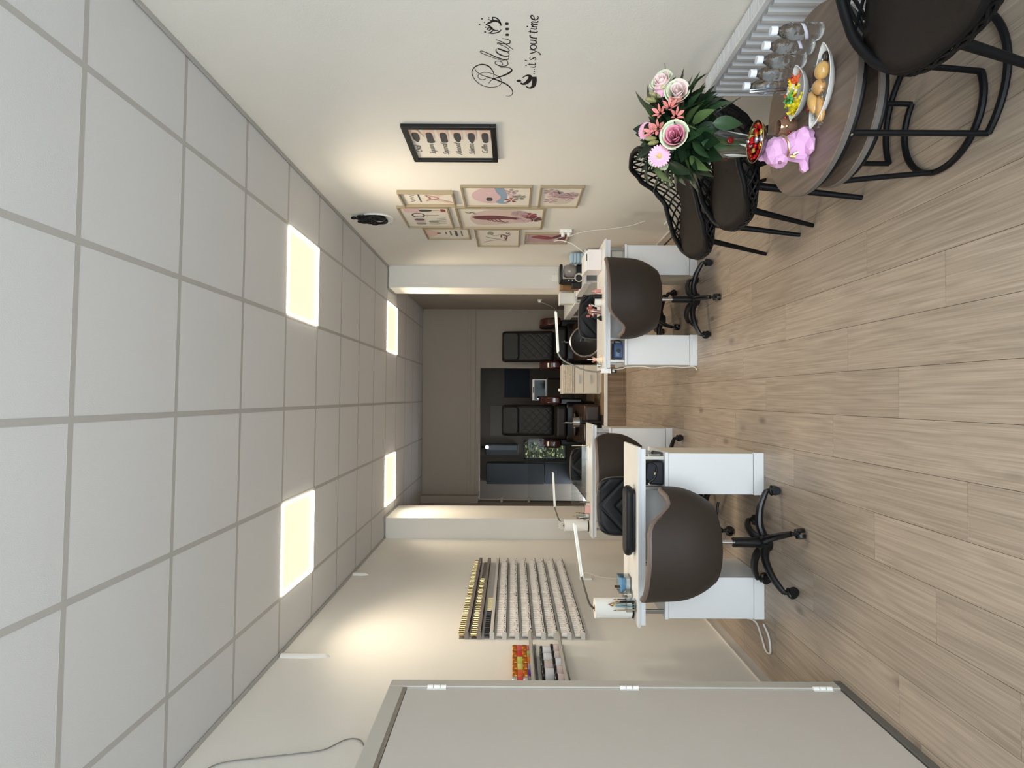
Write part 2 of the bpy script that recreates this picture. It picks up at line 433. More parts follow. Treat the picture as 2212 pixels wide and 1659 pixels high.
# ---- dark room behind the opening
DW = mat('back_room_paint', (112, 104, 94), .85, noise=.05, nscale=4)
YR = 12.2
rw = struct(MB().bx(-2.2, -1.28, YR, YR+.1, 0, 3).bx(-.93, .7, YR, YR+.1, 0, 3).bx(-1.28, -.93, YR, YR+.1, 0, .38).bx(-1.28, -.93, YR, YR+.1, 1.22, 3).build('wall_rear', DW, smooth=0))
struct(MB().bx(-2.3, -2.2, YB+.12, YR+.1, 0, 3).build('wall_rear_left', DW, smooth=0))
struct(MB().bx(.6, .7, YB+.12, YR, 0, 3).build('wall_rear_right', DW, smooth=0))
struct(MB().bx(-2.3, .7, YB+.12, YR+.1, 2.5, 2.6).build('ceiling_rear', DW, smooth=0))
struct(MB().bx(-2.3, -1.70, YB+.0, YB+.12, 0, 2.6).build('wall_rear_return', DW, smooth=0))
# ================================================================== nail desks
TOPM = mat('desk_top_laminate', (236, 234, 231), .3, noise=.06, nscale=9)
EDGEB = mat('glass_edge', (212, 218, 222), .25)
def make_desk(label, loc):
    t = thing('nail_desk', label, 'desk', loc, 0, 'white nail desks')
    MB().bx(-.525, .525, -.215, .225, .742, .757).build('glass_top', TOPM, t, smooth=0, bevel=.002)
    MB().bx(-.525, .525, -.219, -.214, .7425, .7565).build('glass_edge', EDGEB, t, smooth=0)
    MB().bx(-.515, .515, -.212, .222, .712, .7395).build('top_board', WHITE, t, smooth=0, bevel=.002)
    MB().bx(-.245, .245, .17, .19, .46, .712).build('modesty_panel', WHITE, t, smooth=0)
    for s in (-1, 1):
        x0, x1 = (.245, .487) if s > 0 else (-.487, -.245)
        MB().bx(x0-.004, x1+.006, -.178, .262, .570, .589).build('shelf_board', WHITE, t, smooth=0, bevel=.002)
        b = MB().bx(x0+.002, x1-.002, -.15, .255, .0, .570).build('pedestal', CREAM if s > 0 else WHITE, t, smooth=0)
        d = MB().bx(x0, x1, -.172, -.152, .064, .568).build('door', WHITE, b, smooth=0, bevel=.002)
        MB().bx(x0-.004, x1+.004, -.17, -.15, 0, .060).build('kick_board', WHITE, b, smooth=0, bevel=.0015)
        for (px, py) in ((x0+.03, -.14), (x1-.03, -.14), (x0+.03, .21), (x1-.03, .21)):
            MB().bx(px-.011, px+.011, py-.011, py+.011, .589, .712).build('post', STEEL, t, smooth=0, bevel=.002)
    return t
deskA = make_desk('white nail desk nearest the camera, below the polish rack', (-.8175, 3.645, 0))
deskB = dup(deskA, (-.775, 5.62, 0), 0, 'white nail desk further back on the left, before the left pillar')
deskC = dup(deskA, (.752, 4.88, 0), 0, 'white nail desk on the right, below the gold framed prints')

# ================================================================== swivel bases
def star_base(t, phase, lift=True, colm=BLACK):
    hub = MB().lathe([(.02, .062), (.045, .066), (.05, .085), (.048, .115), (.034, .128), (.03, .128)], 18).build('hub', colm, t)
    MB().cyl((0, 0, .115), (0, 0, .27), .028, .027, 16).build('gas_column', colm, t)
    MB().cyl((0, 0, .27), (0, 0, .40), .014, .014, 12).build('piston', CHROME, t)
    for k in range(5):
        a = R(phase + 72*k); M = Matrix.Rotation(a, 4, 'Z')
        pts = spline([(.03, 0, .098), (.10, 0, .120), (.19, 0, .112), (.255, 0, .088), (.285, 0, .072)], 4)
        n = len(pts)
        leg = MB().tube(pts, [.024 - .010*i/(n-1) for i in range(n)], 10, M=M).build('base_leg', colm, t)
        c = MB()
        for sy in (-1, 1):
            c.cyl((.285, sy*.007, .027), (.285, sy*.024, .027), .027, .024, 16, M=M)
        c.cyl((.285, 0, .028), (.285, 0, .075), .011, .009, 10, M=M)
        c.ell((.285, 0, .046), (.03, .014, .016), 12, 6, M=M)
        c.build('caster', colm, leg)

# ================================================================== brown bucket chairs of the clients (open side +y)
def bucket_top(th):
    a = abs(math.degrees(th))
    P = [(0, .80), (46, .795), (55, .775), (64, .72), (74, .67), (88, .665), (102, .685), (112, .675), (120, .63), (128, .56), (135, .50)]
    for (a0, z0), (a1, z1) in zip(P, P[1:]):
        if a <= a1:
            u = (a-a0)/(a1-a0); u = u*u*(3-2*u) if False else u
            return z0 + (z1-z0)*u
    return P[-1][1]
def bucket_pt(th, t, off=0.0):
    zt = bucket_top(th); zb = .405
    z = zb + (zt-zb)*t
    h = (z-zb)/.40
    flare = .205 + .076*(1-(1-min(h*1.9, 1))**2) + .012*h
    rx = flare*1.03 + off; ry = flare*.98 + off
    return (math.sin(th)*rx, -math.cos(th)*ry - .01*h, z)
def make_bucket_chair(label, loc, rz, phase):
    t = thing('swivel_bucket_chair', label, 'office chair', loc, rz, 'brown swivel chairs in front of the nail desks')
    TH = R(134); nu, nv = 57, 14
    sh = MB()
    sh.grid(lambda u, v: bucket_pt((u*2-1)*TH, v, .016), nu, nv)
    sh.grid(lambda u, v: bucket_pt((u*2-1)*TH, v, -.016), nu, nv)
    sh.build('shell', BROWNL, t, smooth=1.2)
    rim = []
    for i in range(nu):
        th = (i/(nu-1)*2-1)*TH; a = bucket_pt(th, 1.0, 0); rim.append((a[0], a[1], a[2]))
    MB().tube(rim, .0165, 10).build('rim', BROWN_LIT, t, smooth=1.2)
    # front edges of the arms
    for s in (-1, 1):
        MB().tube([bucket_pt(s*TH, v/8, 0) for v in range(9)], .0165, 8).build('arm_edge', BROWNL, t, smooth=1.2)
    MB().lathe([(.0, .375), (.12, .378), (.19, .395), (.206, .415), (.20, .44)], 32).build('seat_pan', BROWNL, t, smooth=1)
    MB().lathe([(.0, .43), (.21, .43), (.243, .45), (.245, .485), (.22, .505), (.10, .512), (.0, .512)], 32, (0, .02, 0)).build('seat_cushion', BROWNL, t, smooth=1)
    star_base(t, phase - math.degrees(rz))
    MB().tube([(.03, 0, .385), (.16, .05, .365), (.22, .07, .36)], .007, 8).build('lever', BLACK, t)
    return t
make_bucket_chair('brown leatherette swivel chair at the near desk, back turned to the camera', (-.80, 3.25, 0), R(-24), 4.5)
make_bucket_chair('brown leatherette swivel chair at the right desk, beside the lattice chairs', (.757, 4.47, 0), R(26), -24)
make_bucket_chair('brown leatherette swivel chair half hidden between the two left desks', (-.62, 5.02, 0), R(14), 20)

# ================================================================== black chevron chairs of the technicians (front faces -y)
def make_tech_chair(label, loc, rz, phase):
    t = thing('chevron_stool', label, 'office chair', loc, rz, 'black chevron chairs behind the nail desks')
    W, H = .43, .40
    def back(u, v, front=True):
        x = (u-.5)*W; z = (v-.5)*H
        # rounded outline
        k = min(1.0, max(0.0, (abs(z)/(H/2)))); xs = x*(1-.16*k**4)
        zz = z*(1-.10*(abs(x)/(W/2))**4)
        e = max(abs(x)/(W/2), abs(z)/(H/2)); edge = math.sqrt(max(0, 1-e**6))
        y = .10*(x/(W/2))**2*-.4 + .0
        d = .032*edge
        if front:
            q = ((z*1.0 + abs(x)*.95) / .125) % 1.0
            d -= .011*math.exp(-((q-.5)/.07)**2)*edge
            return (xs, y - d, zz + .655)
        return (xs, y + d*.8, zz + .655)
    b = MB(); b.grid(lambda u, v: back(u, v, True), 49, 45); b.grid(lambda u, v: back(u, v, False), 25, 23)
    bk = b.build('backrest', BLACKL, t, smooth=1.3); bk.location = (0, .19, 0)
    rim = MB().tube([tuple(Vector(back(.5+.5*max(-1, min(1, math.cos(a)*1.35)), .5+.5*max(-1, min(1, math.sin(a)*1.35)), False))) for a in [2*math.pi*k/48 for k in range(48)]], .006, 6, closed=True).build('piping', mat('grey_piping', (92, 88, 84), .5), bk)
    s = MB().prism(rrect(0, -.03, .45, .43, .10), .43, .50).build('seat', BLACKL, t, bevel=.02, seg=3)
    MB().tube([(0, .05, .42), (0, .20, .43), (0, .235, .52), (0, .225, .62)], .02, 8).build('back_bracket', BLACK, t)
    MB().bx(-.09, .09, -.09, .09, .395, .43).build('mechanism', BLACK, t, smooth=0, bevel=.01)
    star_base(t, phase)
    return t
make_tech_chair('black quilted chevron chair behind the nearest left desk', (-.80, 4.22, 0), R(4), 30)
make_tech_chair('black quilted chevron chair behind the further left desk, below the hanging lamp', (-.765, 6.24, 0), R(0), 15)
make_tech_chair('black quilted chevron chair behind the right desk, turned aside', (.73, 5.47, 0), R(-18), -20)

# ================================================================== lattice tub chairs (front +y)
def rim_pt(th):
    """th = 0 at the back, +-pi at the front"""
    th = (th + math.pi) % (2*math.pi) - math.pi; a = min(1.0, abs(th)/math.pi)
    P = [(0, .832, .285), (.16, .815, .288), (.27, .745, .29), (.36, .645, .295), (.44, .585, .295), (.56, .545, .29), (.70, .505, .285), (.82, .468, .285), (.92, .452, .275), (1.0, .450, .272)]
    for (a0, z0, q0), (a1, z1, q1) in zip(P, P[1:]):
        if a <= a1:
            u = (a-a0)/(a1-a0); u2 = u*u*(3-2*u)
            z = z0+(z1-z0)*(.5*u+.5*u2); q = q0+(q1-q0)*u; break
    c, s = math.cos(th), math.sin(th)
    ex = .80
    x = .243*math.copysign(abs(s)**ex, s); y = -q*math.copysign(abs(c)**ex, c)
    return Vector((x, y, z))
def seat_pt(th):
    c, s = math.cos(th), math.sin(th); ex = .82
    return Vector((.178*math.copysign(abs(s)**ex, s), -.185*math.copysign(abs(c)**ex, c) + .02, .435))
def shell_pt(th, t):
    a, b = seat_pt(th), rim_pt(th)
    p = a.lerp(b, t)
    bul = math.sin(math.pi*min(1, t*1.0))*.045
    o = Vector((math.sin(th), -math.cos(th), 0))
    return p + o*bul - Vector((0, 0, 1))*bul*.35
LATT = mat('black_lattice_plastic', (10, 10, 12), .5, spec=.25)
PADM = mat('brown_seat_pad', (33, 27, 24), .6, spec=.2, bump=.2, bscale=500)
def make_lattice_chair(label, loc, rz):
    t = thing('lattice_armchair', label, 'armchair', loc, rz, 'black lattice armchairs along the right wall')
    n = 96
    rim = [rim_pt(-math.pi + 2*math.pi*k/n) for k in range(n)]
    MB().tube(rim, .0135, 10, closed=True).build('rim', LATT, t, smooth=1.2)
    la = MB(); NS = 34
    for k in range(NS):
        th0 = -math.pi + 2*math.pi*k/NS
        for sg in (-1, 1):
            pts = [shell_pt(th0 + sg*.74*(u/9), u/9) for u in range(10)]
            la.tube(pts, [.0054]*10, 5)
    lo = la.build('lattice', LATT, t, smooth=1.2)
    pan = MB(); pan.grid(lambda u, v: tuple(seat_pt(2*math.pi*u)*v + Vector((0, .02, .43))*(1-v)), 40, 4, closeu=True)
    pan.build('seat_shell', LATT, t, solid=.012)
    pad = MB()
    def padf(u, v):
        th = 2*math.pi*u; c = Vector((0, .02, .482))
        fr = abs(math.atan2(math.sin(th), math.cos(th)))/math.pi; q = min(1, max(0, (fr-.35)/.5)); a = shell_pt(th, .30 + .68*q*q*(3-2*q))
        edge = a + Vector((0, 0, .012 - .01*fr)); edge.x *= .98; edge.y = edge.y*.97 + (.012 if fr > .7 else 0)
        p = c.lerp(edge, v); p.z = c.z*(1-v**2.2) + (edge.z)*v**2.2 + .012*(1-v*v)
        return tuple(p)
    pad.grid(padf, 48, 9, closeu=True)
    pad.build('seat_pad', PADM, t, smooth=1.3, solid=.022)
    for (sx, sy) in ((-1, 1), (1, 1), (-1, -1), (1, -1)):
        MB().tube([(sx*.13, .03+sy*.115, .435), (sx*.203, .0+sy*.222, 0.0)], [.0175, .0105], 12).build('leg', BLACKM, t)
    MB().tube([(-.13, .145, .425), (.13, -.085, .425)], .011, 8).tube([(.13, .145, .425), (-.13, -.085, .425)], .011, 8).build('under_frame', BLACKM, t)
    return t
lc = make_lattice_chair('black lattice armchair with brown pad, furthest along the right wall', (1.075, 3.228, 0), R(90))
dup(lc, (1.085, 2.688, 0), R(90), 'black lattice armchair with brown pad behind the bouquet, beside the radiator')
dup(lc, (1.13, 1.395, 0), R(90), 'black lattice armchair nearest the camera, cut off by the picture corner')

# ================================================================== nesting coffee tables
TBLW = wood('table_walnut', (92, 78, 68), (130, 112, 98), axis=1, grain=60, stretch=2.5, rough=.42, vary=.03)
TEDGE = mat('table_edge_band', (96, 90, 86), .5)
def make_table(label, loc, zt, rt, rr, legs, a0, a1):
    t = thing('round_coffee_table', label, 'coffee table', loc, 0, 'two nested round coffee tables')
    MB().lathe([(rt-.003, zt-.022), (rt, zt-.020), (rt, zt-.002), (rt-.002, zt)], 72).build('table_top', TBLW, t, smooth=.5)
    MB().lathe([(rt+.0005, zt-.0195), (rt+.0015, zt-.019), (rt+.0015, zt-.003), (rt+.0005, zt-.0025)], 72).build('edge_band', TEDGE, t, smooth=.5)
    MB().tube([(math.cos(2*math.pi*k/64)*(rt-.02), math.sin(2*math.pi*k/64)*(rt-.02), zt-.033) for k in range(64)], .011, 8, closed=True).build('top_ring', BLACKM, t)
    MB().tube([(math.cos(R(a0+(a1-a0)*k/48))*rr, math.sin(R(a0+(a1-a0)*k/48))*rr, .011) for k in range(49)], .011, 8).build('foot_ring', BLACKM, t)
    for a in legs:
        x, y = math.cos(R(a))*rr, math.sin(R(a))*rr; q = (rt-.02)/rr
        MB().tube([(x, y, .011), (x*(.5+.5*q), y*(.5+.5*q), zt*.5), (x*q, y*q, zt-.033)], .0095, 10).build('leg', BLACKM, t)
        MB().cyl((x*q*.99, y*q*.99, zt-.03), (x*q*1.06, y*q*1.06, zt-.03), .004, .004, 8).build('screw', CHROME, t)
    return t
TZ = .475
make_table('larger round coffee table with walnut top carrying bouquet and snacks', (1.03, 2.02, 0), TZ, .307, .287, (110, 227, -8), -133, 110)
make_table('smaller round coffee table nested under the larger one', (.985, 2.01, 0), .375, .238, .186, (51, 168, 289), 51, 289)

# ================================================================== radiator
rd = thing('panel_radiator', 'white ribbed panel radiator under the wall lettering', 'radiator', (1.47, 1.95, .14))
RADW = mat('radiator_enamel', (214, 214, 216), .35)
rm = MB().bx(-.012, .012, -.78, .79, 0, .43)
rm.build('front_panel', RADW, rd, smooth=0, bevel=.004)
rib = MB().prism([(-.012, -.013), (-.026, -.008), (-.026, .008), (-.012, .013)], .02, .41).mesh('rib', 0); rib.materials.append(RADW)
for k in range(31):
    inst('rib', rib, rd, (0, -.755+k*.0505, 0))
MB().bx(-.03, .05, -.79, .80, .432, .445).bx(-.034, -.022, -.79, .80, .43, .452).build('top_frame', RADW, rd, smooth=0, bevel=.002)
gr = MB()
for k in range(105): gr.bx(-.018, .045, -.785+k*.015, -.785+k*.015+.007, .445, .449)
gr.build('top_grille', RADW, rd, smooth=0)
MB().bx(-.03, .05, .795, .803, .0, .445).bx(-.03, .05, -.793, -.785, .0, .445).build('side_cover', RADW, rd, smooth=0)
MB().bx(.012, .06, -.6, -.56, .1, .4).bx(.012, .06, .56, .6, .1, .4).build('wall_bracket', RADW, rd, smooth=0)

# ================================================================== utility cupboard by the door side
cu = thing('utility_cupboard', 'tall grey-white built-in cupboard with hinged door on the left', 'cupboard', (-1.29, 2.03, 0))
CUPP = mat('cupboard_paint', (200, 194, 188), .55, noise=.03, nscale=5)
CUPF = mat('cupboard_frame_paint', (190, 185, 176), .6, noise=.04, nscale=9)
MB().bx(-.344, -.03, -.62, .645, .0, 2.03).build('carcass', CUPF, cu, smooth=0)
fr = MB().bx(-.03, .004, .588, .648, .03, 2.04).bx(-.03, .004, -.62, -.56, .03, 2.04).bx(-.03, .004, -.56, .588, 1.975, 2.04)
fr.build('door_frame', CUPF, cu, smooth=0, bevel=.004)
dr = MB().bx(-.028, .001, -.555, .572, .04, 1.958).build('door', CUPP, cu, smooth=0, bevel=.003)
MB().bx(-.026, -.004, .573, .586, .04, 1.97).build('door_edge_strip', mat('bright_strip', (222, 222, 224), .4), cu, smooth=0)
MB().bx(-.026, .0025, -.555, .58, 1.959, 1.974).build('head_rail', STEEL, cu, smooth=0)
for z in (1.826, .975, .119):
    h = MB()
    for k in range(3): h.cyl((.006, .580, z-.042+k*.029), (.006, .580, z-.042+k*.029+.025), .008, .008, 10)
    h.bx(-.002, .003, .566, .594, z-.042, z+.042)
    h.build('hinge', WHITEP, dr, smooth=.6)
MB().bx(-.02, .006, -.62, .648, 0, .032).build('plinth', mat('plinth_grey', (104, 101, 96), .6), cu, smooth=0)
MB().cyl((.001, -.49, 1.02), (.05, -.49, 1.02), .009, .009, 10).cyl((.05, -.49, 1.02), (.05, -.38, 1.02), .008, .008, 10).build('handle', STEEL, dr)
# ================================================================== lettering on the right wall
DECAL = [('R',[([(2.6846,1.6791),(2.7033,1.6758),(2.7331,1.6563),(2.7522,1.6266),(2.7688,1.5965),(2.7913,1.5661),(2.8171,1.5352),(2.8524,1.5133),(2.8888,1.5037),(2.9167,1.5086),(2.9294,1.52),(2.9277,1.5379)],[0.00143,0.00201,0.00258,0.00402,0.00574,0.00631,0.00574,0.00402,0.00287,0.0023,0.00201,0.00115]),([(2.766,1.5948),(2.727,1.5936),(2.6946,1.6001),(2.6655,1.614),(2.6501,1.6341),(2.6503,1.6548),(2.6661,1.6765),(2.6927,1.6917),(2.7225,1.6967),(2.7612,1.6917),(2.801,1.6756),(2.8299,1.652),(2.8445,1.6242),(2.8442,1.5957),(2.8322,1.5732),(2.8115,1.5602),(2.7855,1.5582),(2.7573,1.5669),(2.7352,1.5863),(2.719,1.6131),(2.7154,1.6372),(2.7249,1.6589),(2.7415,1.669),(2.761,1.6686),(2.775,1.6586),(2.7766,1.6432),(2.7691,1.6335)],[0.00201,0.00258,0.00344,0.00517,0.00631,0.00574,0.00402,0.00287,0.00258,0.00258,0.00258,0.00287,0.00287,0.00258,0.00258,0.0023,0.0023,0.00201,0.00201,0.00172,0.00172,0.00172,0.00201,0.00201,0.00201,0.0023,0.00258]),([(2.8121,1.6214),(2.7917,1.6128),(2.7705,1.5965),(2.7545,1.5715),(2.7376,1.5436),(2.7154,1.5191),(2.6964,1.5085),(2.6805,1.513),(2.6727,1.5279),(2.673,1.5621)],[0.00172,0.0023,0.00344,0.00574,0.00746,0.00804,0.00574,0.00344,0.0023,0.00143])]),('e',[([(2.6519,1.5499),(2.6339,1.5525),(2.6213,1.5655),(2.6239,1.5802),(2.6368,1.5849),(2.6496,1.5779),(2.6624,1.5575),(2.6596,1.5367),(2.6465,1.5262),(2.626,1.5275),(2.6109,1.5332)],[0.00172,0.0023,0.00258,0.0023,0.0023,0.00344,0.00517,0.00402,0.00258,0.00201,0.00172])]),('l',[([(2.6109,1.5332),(2.6136,1.5566),(2.5915,1.5966),(2.5672,1.6331),(2.5552,1.6467),(2.5456,1.6468),(2.5455,1.6377),(2.567,1.6073),(2.5937,1.5736),(2.6085,1.5448),(2.6083,1.5274),(2.5958,1.5215),(2.5809,1.5228)],[0.00143,0.00172,0.00201,0.0023,0.00258,0.00258,0.00258,0.00344,0.00488,0.0043,0.00316,0.0023,0.00172])]),('a',[([(2.5284,1.5762),(2.5426,1.578),(2.5618,1.5699),(2.5787,1.5502),(2.5835,1.5301),(2.5736,1.5208),(2.5566,1.5241),(2.5376,1.5438),(2.5259,1.5662),(2.526,1.5705)],[0.0023,0.00344,0.00517,0.00574,0.00402,0.00258,0.0023,0.0023,0.0023,0.0023]),([(2.5259,1.569),(2.5423,1.5439),(2.547,1.5241),(2.5374,1.5198),(2.5209,1.5267)],[0.00402,0.00517,0.00402,0.00258,0.00201])]),('x',[([(2.5209,1.5267),(2.4956,1.56),(2.4911,1.5696),(2.4842,1.568),(2.4909,1.5487),(2.4907,1.5237),(2.4792,1.5153),(2.4634,1.5208),(2.4525,1.5509)],[0.00172,0.00201,0.0023,0.00258,0.00488,0.00459,0.00287,0.0023,0.00143]),([(2.5315,1.5028),(2.5068,1.5238),(2.4795,1.5486),(2.4616,1.5758)],[0.00143,0.00258,0.00258,0.00143])]),('ellipsis',[('c',(2.4281,1.5274),0.00804),('c',(2.3895,1.5279),0.00804),('c',(2.3549,1.5286),0.00804)]),('lotus',[([(2.3687,1.5526),(2.3522,1.5557),(2.3401,1.5672),(2.3382,1.5828),(2.3485,1.5989),(2.3609,1.6152)],[0.0023,0.00574,0.00746,0.00804,0.00746,0.0023]),([(2.3609,1.6152),(2.3712,1.5998),(2.3878,1.5897),(2.3984,1.5794),(2.3982,1.5646)],[0.0023,0.00517,0.00574,0.00402,0.00172]),([(2.3142,1.586),(2.318,1.5718),(2.334,1.5605),(2.3563,1.5531)],[0.00287,0.00402,0.00459,0.00344]),([(2.3142,1.586),(2.3301,1.5847),(2.3361,1.5775)],[0.00287,0.00344,0.00287]),([(2.3263,1.6046),(2.3342,1.5944),(2.3362,1.588)],[0.0023,0.0023,0.0023]),('c',(2.3182,1.6003),0.00258),([(2.4179,1.6056),(2.419,1.5908),(2.4155,1.5745),(2.4067,1.5595),(2.3939,1.553)],[0.0023,0.00402,0.00459,0.00402,0.0023]),([(2.4179,1.6056),(2.4092,1.5932),(2.3984,1.5874)],[0.00344,0.00344,0.00344]),([(2.3965,1.6114),(2.3859,1.6083),(2.3816,1.6002),(2.39,1.5925),(2.3977,1.6008),(2.3986,1.6048)],[0.00344,0.00344,0.00344,0.00344,0.00344,0.00344]),('c',(2.3245,1.6292),0.00402),('c',(2.3466,1.6198),0.00287),('c',(2.3611,1.6408),0.00316),('c',(2.3784,1.6168),0.00344),('c',(2.4102,1.6201),0.0043)]),('meditating_figure',[('c',(2.7865,1.4743),0.01148),([(2.7619,1.4577),(2.745,1.4458),(2.7377,1.4291),(2.7503,1.4196),(2.7843,1.4263),(2.8104,1.4427),(2.8135,1.4568),(2.8019,1.4648)],[0.0023,0.00574,0.00976,0.01378,0.01665,0.01492,0.01033,0.00344]),([(2.8309,1.4391),(2.8457,1.4292),(2.8485,1.4133),(2.8276,1.4014),(2.7869,1.3988),(2.7502,1.4012)],[0.00287,0.00631,0.01091,0.01492,0.01722,0.01607])]),('dots',[('c',(2.7226,1.4031),0.00316),('c',(2.7046,1.4032),0.00316),('c',(2.6864,1.4033),0.00316)]),('i',[([(2.6691,1.4251),(2.6665,1.4207),(2.669,1.4058),(2.6636,1.3985),(2.6569,1.4018)],[0.00172,0.00402,0.0043,0.00287,0.00172]),('c',(2.6562,1.4424),0.00316)]),('t',[([(2.6458,1.4362),(2.6456,1.4214),(2.6481,1.4036),(2.6413,1.3994),(2.6326,1.4036)],[0.0023,0.00402,0.0043,0.00287,0.00172]),([(2.655,1.4255),(2.6344,1.4268)],[0.0023,0.0023])]),('apostrophe',[([(2.6127,1.4487),(2.6192,1.4369)],[0.00459,0.00201])]),('s',[([(2.5875,1.4247),(2.5975,1.4273),(2.6074,1.4226),(2.6024,1.4155),(2.5923,1.4072),(2.5972,1.4012),(2.6072,1.3994),(2.6123,1.4021)],[0.00258,0.00258,0.00344,0.00459,0.00402,0.00258,0.00258,0.00258])]),('y',[([(2.5616,1.427),(2.5532,1.4101),(2.5459,1.399)],[0.00402,0.0043,0.00287]),([(2.5319,1.4279),(2.5365,1.4164),(2.5459,1.399),(2.5578,1.3857),(2.5675,1.3809),(2.57,1.3837)],[0.00172,0.0023,0.00258,0.00258,0.00402,0.00344])]),('o',[([(2.513,1.4279),(2.528,1.421),(2.5293,1.4082),(2.5151,1.4003),(2.4999,1.4066),(2.4981,1.4192),(2.5084,1.4272),(2.513,1.4279)],[0.00287,0.0043,0.0043,0.00287,0.00402,0.0043,0.00316,0.00287])]),('u',[([(2.4862,1.4293),(2.4898,1.4125),(2.4851,1.403),(2.4715,1.4049),(2.4627,1.43)],[0.00287,0.0043,0.00344,0.00258,0.00344]),([(2.4636,1.43),(2.4661,1.4079),(2.4589,1.4027)],[0.00402,0.0043,0.00201])]),('r',[([(2.4449,1.4306),(2.4492,1.4141),(2.45,1.4003)],[0.00287,0.0043,0.00402]),([(2.447,1.4196),(2.4383,1.4294),(2.4339,1.4323),(2.4308,1.4283)],[0.0023,0.00287,0.00344,0.00344])]),('t',[([(2.4058,1.4385),(2.4099,1.4182),(2.4119,1.4047),(2.4055,1.4009),(2.4004,1.4052)],[0.0023,0.0043,0.0043,0.00287,0.00172]),([(2.4134,1.4289),(2.395,1.43)],[0.0023,0.0023])]),('i',[([(2.3845,1.4298),(2.3886,1.4137),(2.3864,1.4044),(2.3809,1.406)],[0.0023,0.0043,0.00344,0.00172]),('c',(2.372,1.444),0.00344)]),('m',[([(2.3727,1.4275),(2.375,1.4023)],[0.00344,0.0043]),([(2.3726,1.4169),(2.3636,1.4265),(2.3586,1.4275),(2.3574,1.4228),(2.3601,1.4016)],[0.0023,0.00287,0.00344,0.00402,0.0043]),([(2.3573,1.4175),(2.348,1.4271),(2.3431,1.4272),(2.3422,1.422),(2.3449,1.4062),(2.3408,1.4011),(2.3368,1.4039)],[0.0023,0.00287,0.00344,0.00402,0.00402,0.00287,0.00172])]),('e',[([(2.3288,1.4155),(2.3109,1.4193),(2.3011,1.4274),(2.3071,1.4318),(2.3209,1.428),(2.33,1.4159),(2.3267,1.4057),(2.3167,1.4014),(2.3068,1.404)],[0.00201,0.00258,0.00344,0.00344,0.00402,0.00488,0.00402,0.00258,0.00201])])]
INK = mat('black_vinyl', (18, 17, 18), .5)
GAIN = [1.35]
def ribbon(mb, pts, wid, x, th=.0008, smooth=5):
    """flat brush stroke lying on a wall plane x = const; points are (y, z)"""
    P = spline([(p[0], p[1], 0) for p in pts], smooth); n = len(P); m = len(pts)
    v = []; f = []
    for i, p in enumerate(P):
        t = (P[min(i+1, n-1)] - P[max(i-1, 0)]).normalized(); nn = Vector((-t.y, t.x, 0))
        q = i/smooth; k = min(int(q), m-2); u = q-k
        w2 = (wid[k]*(1-u) + wid[k+1]*u)/2*GAIN[0]
        for s in (-1, 1):
            c = p + nn*w2*s
            v += [(x, c.x, c.y), (x-th, c.x, c.y)]
    for i in range(n-1):
        a = 4*i; b = a+4
        f += [(a+1, a+3, b+3, b+1), (a, b, b+2, a+2), (a, a+1, b+1, b), (a+2, b+2, b+3, a+3)]
    f += [(0, 2, 3, 1), (4*n-4, 4*n-3, 4*n-1, 4*n-2)]
    mb.add(v, f)
def disc(mb, c, r, x, th=.0008, n=20, ry=None):
    mb.prism([(c[0] + (ry or r)*math.cos(2*math.pi*k/n), c[1] + r*math.sin(2*math.pi*k/n)) for k in range(n)], x-th, x, 'yz')
t = thing('wall_lettering', 'black script wall lettering reading Relax... it\'s your time with lotus flower', 'wall decal', (XR, 0, 0))
for nm, strokes in DECAL:
    mb = MB()
    for s in strokes:
        if s[0] == 'c': disc(mb, s[1], s[2], -.0002)
        else: ribbon(mb, s[0], s[1], -.0002)
    mb.build('letter' if len(nm) == 1 else nm, INK, t, smooth=0)

GAIN[0] = 1.0
LAYER = [0]
# ================================================================== framed pictures on the right wall
def picture(label, y0, y1, z0, z1, fm, fw, depth, draw, paper=PAPER, name='framed_print', group='gold framed prints on the right wall', tilt=0.0):
    t = thing(name, label, 'picture', (XR, (y0+y1)/2, (z0+z1)/2), 0, group)
    W, H = y1-y0, z1-z0
    fr = MB()
    for (a, b, c, d) in ((-W/2, W/2, H/2-fw, H/2), (-W/2, W/2, -H/2, -H/2+fw), (-W/2, -W/2+fw, -H/2+fw, H/2-fw), (W/2-fw, W/2, -H/2+fw, H/2-fw)):
        fr.bx(-depth, -.001, a, b, c, d)
    fr.build('frame', fm, t, smooth=0, bevel=.0015)
    MB().bx(-.006, -.002, -W/2+fw*.8, W/2-fw*.8, -H/2+fw*.8, H/2-fw*.8).build('sheet', paper, t, smooth=0)
    w2, h2 = W-2*fw, H-2*fw
    LAYER[0] = 0
    def uv(u, v): return ((.5-u)*w2, (v-.5)*h2)       # u to the right, v up, as the visitor sees it
    draw(t, uv, w2, h2)
    return t
def blob(t, nm, m, uv, P, x=-.0066, smooth=5):
    LAYER[0] += 1; x = -.0066 - .00016*LAYER[0]
    Q = [uv(*p) for p in P]; S = spline([(q[0], q[1], 0) for q in Q], smooth, True)
    MB().prism([(p.x, p.y) for p in S], x-.0004, x+.0004, 'yz').build(nm, m, t, smooth=0)
def line(t, nm, m, uv, P, wd, x=-.0068):
    LAYER[0] += 1; x = -.0066 - .00016*LAYER[0]
    mb = MB(); ribbon(mb, [uv(*p) for p in P], [wd]*len(P) if not isinstance(wd, (list, tuple)) else wd, x, .0004, 4); mb.build(nm, m, t, smooth=0)
def scribble(t, m, uv, u0, u1, v, amp, n, wd):
    line(t, 'script_line', m, uv, [(u0 + (u1-u0)*k/(4*n) , v + amp*math.sin(k*math.pi/2)*(1.6 if k % 7 == 1 else 1)) for k in range(4*n+1)], wd)
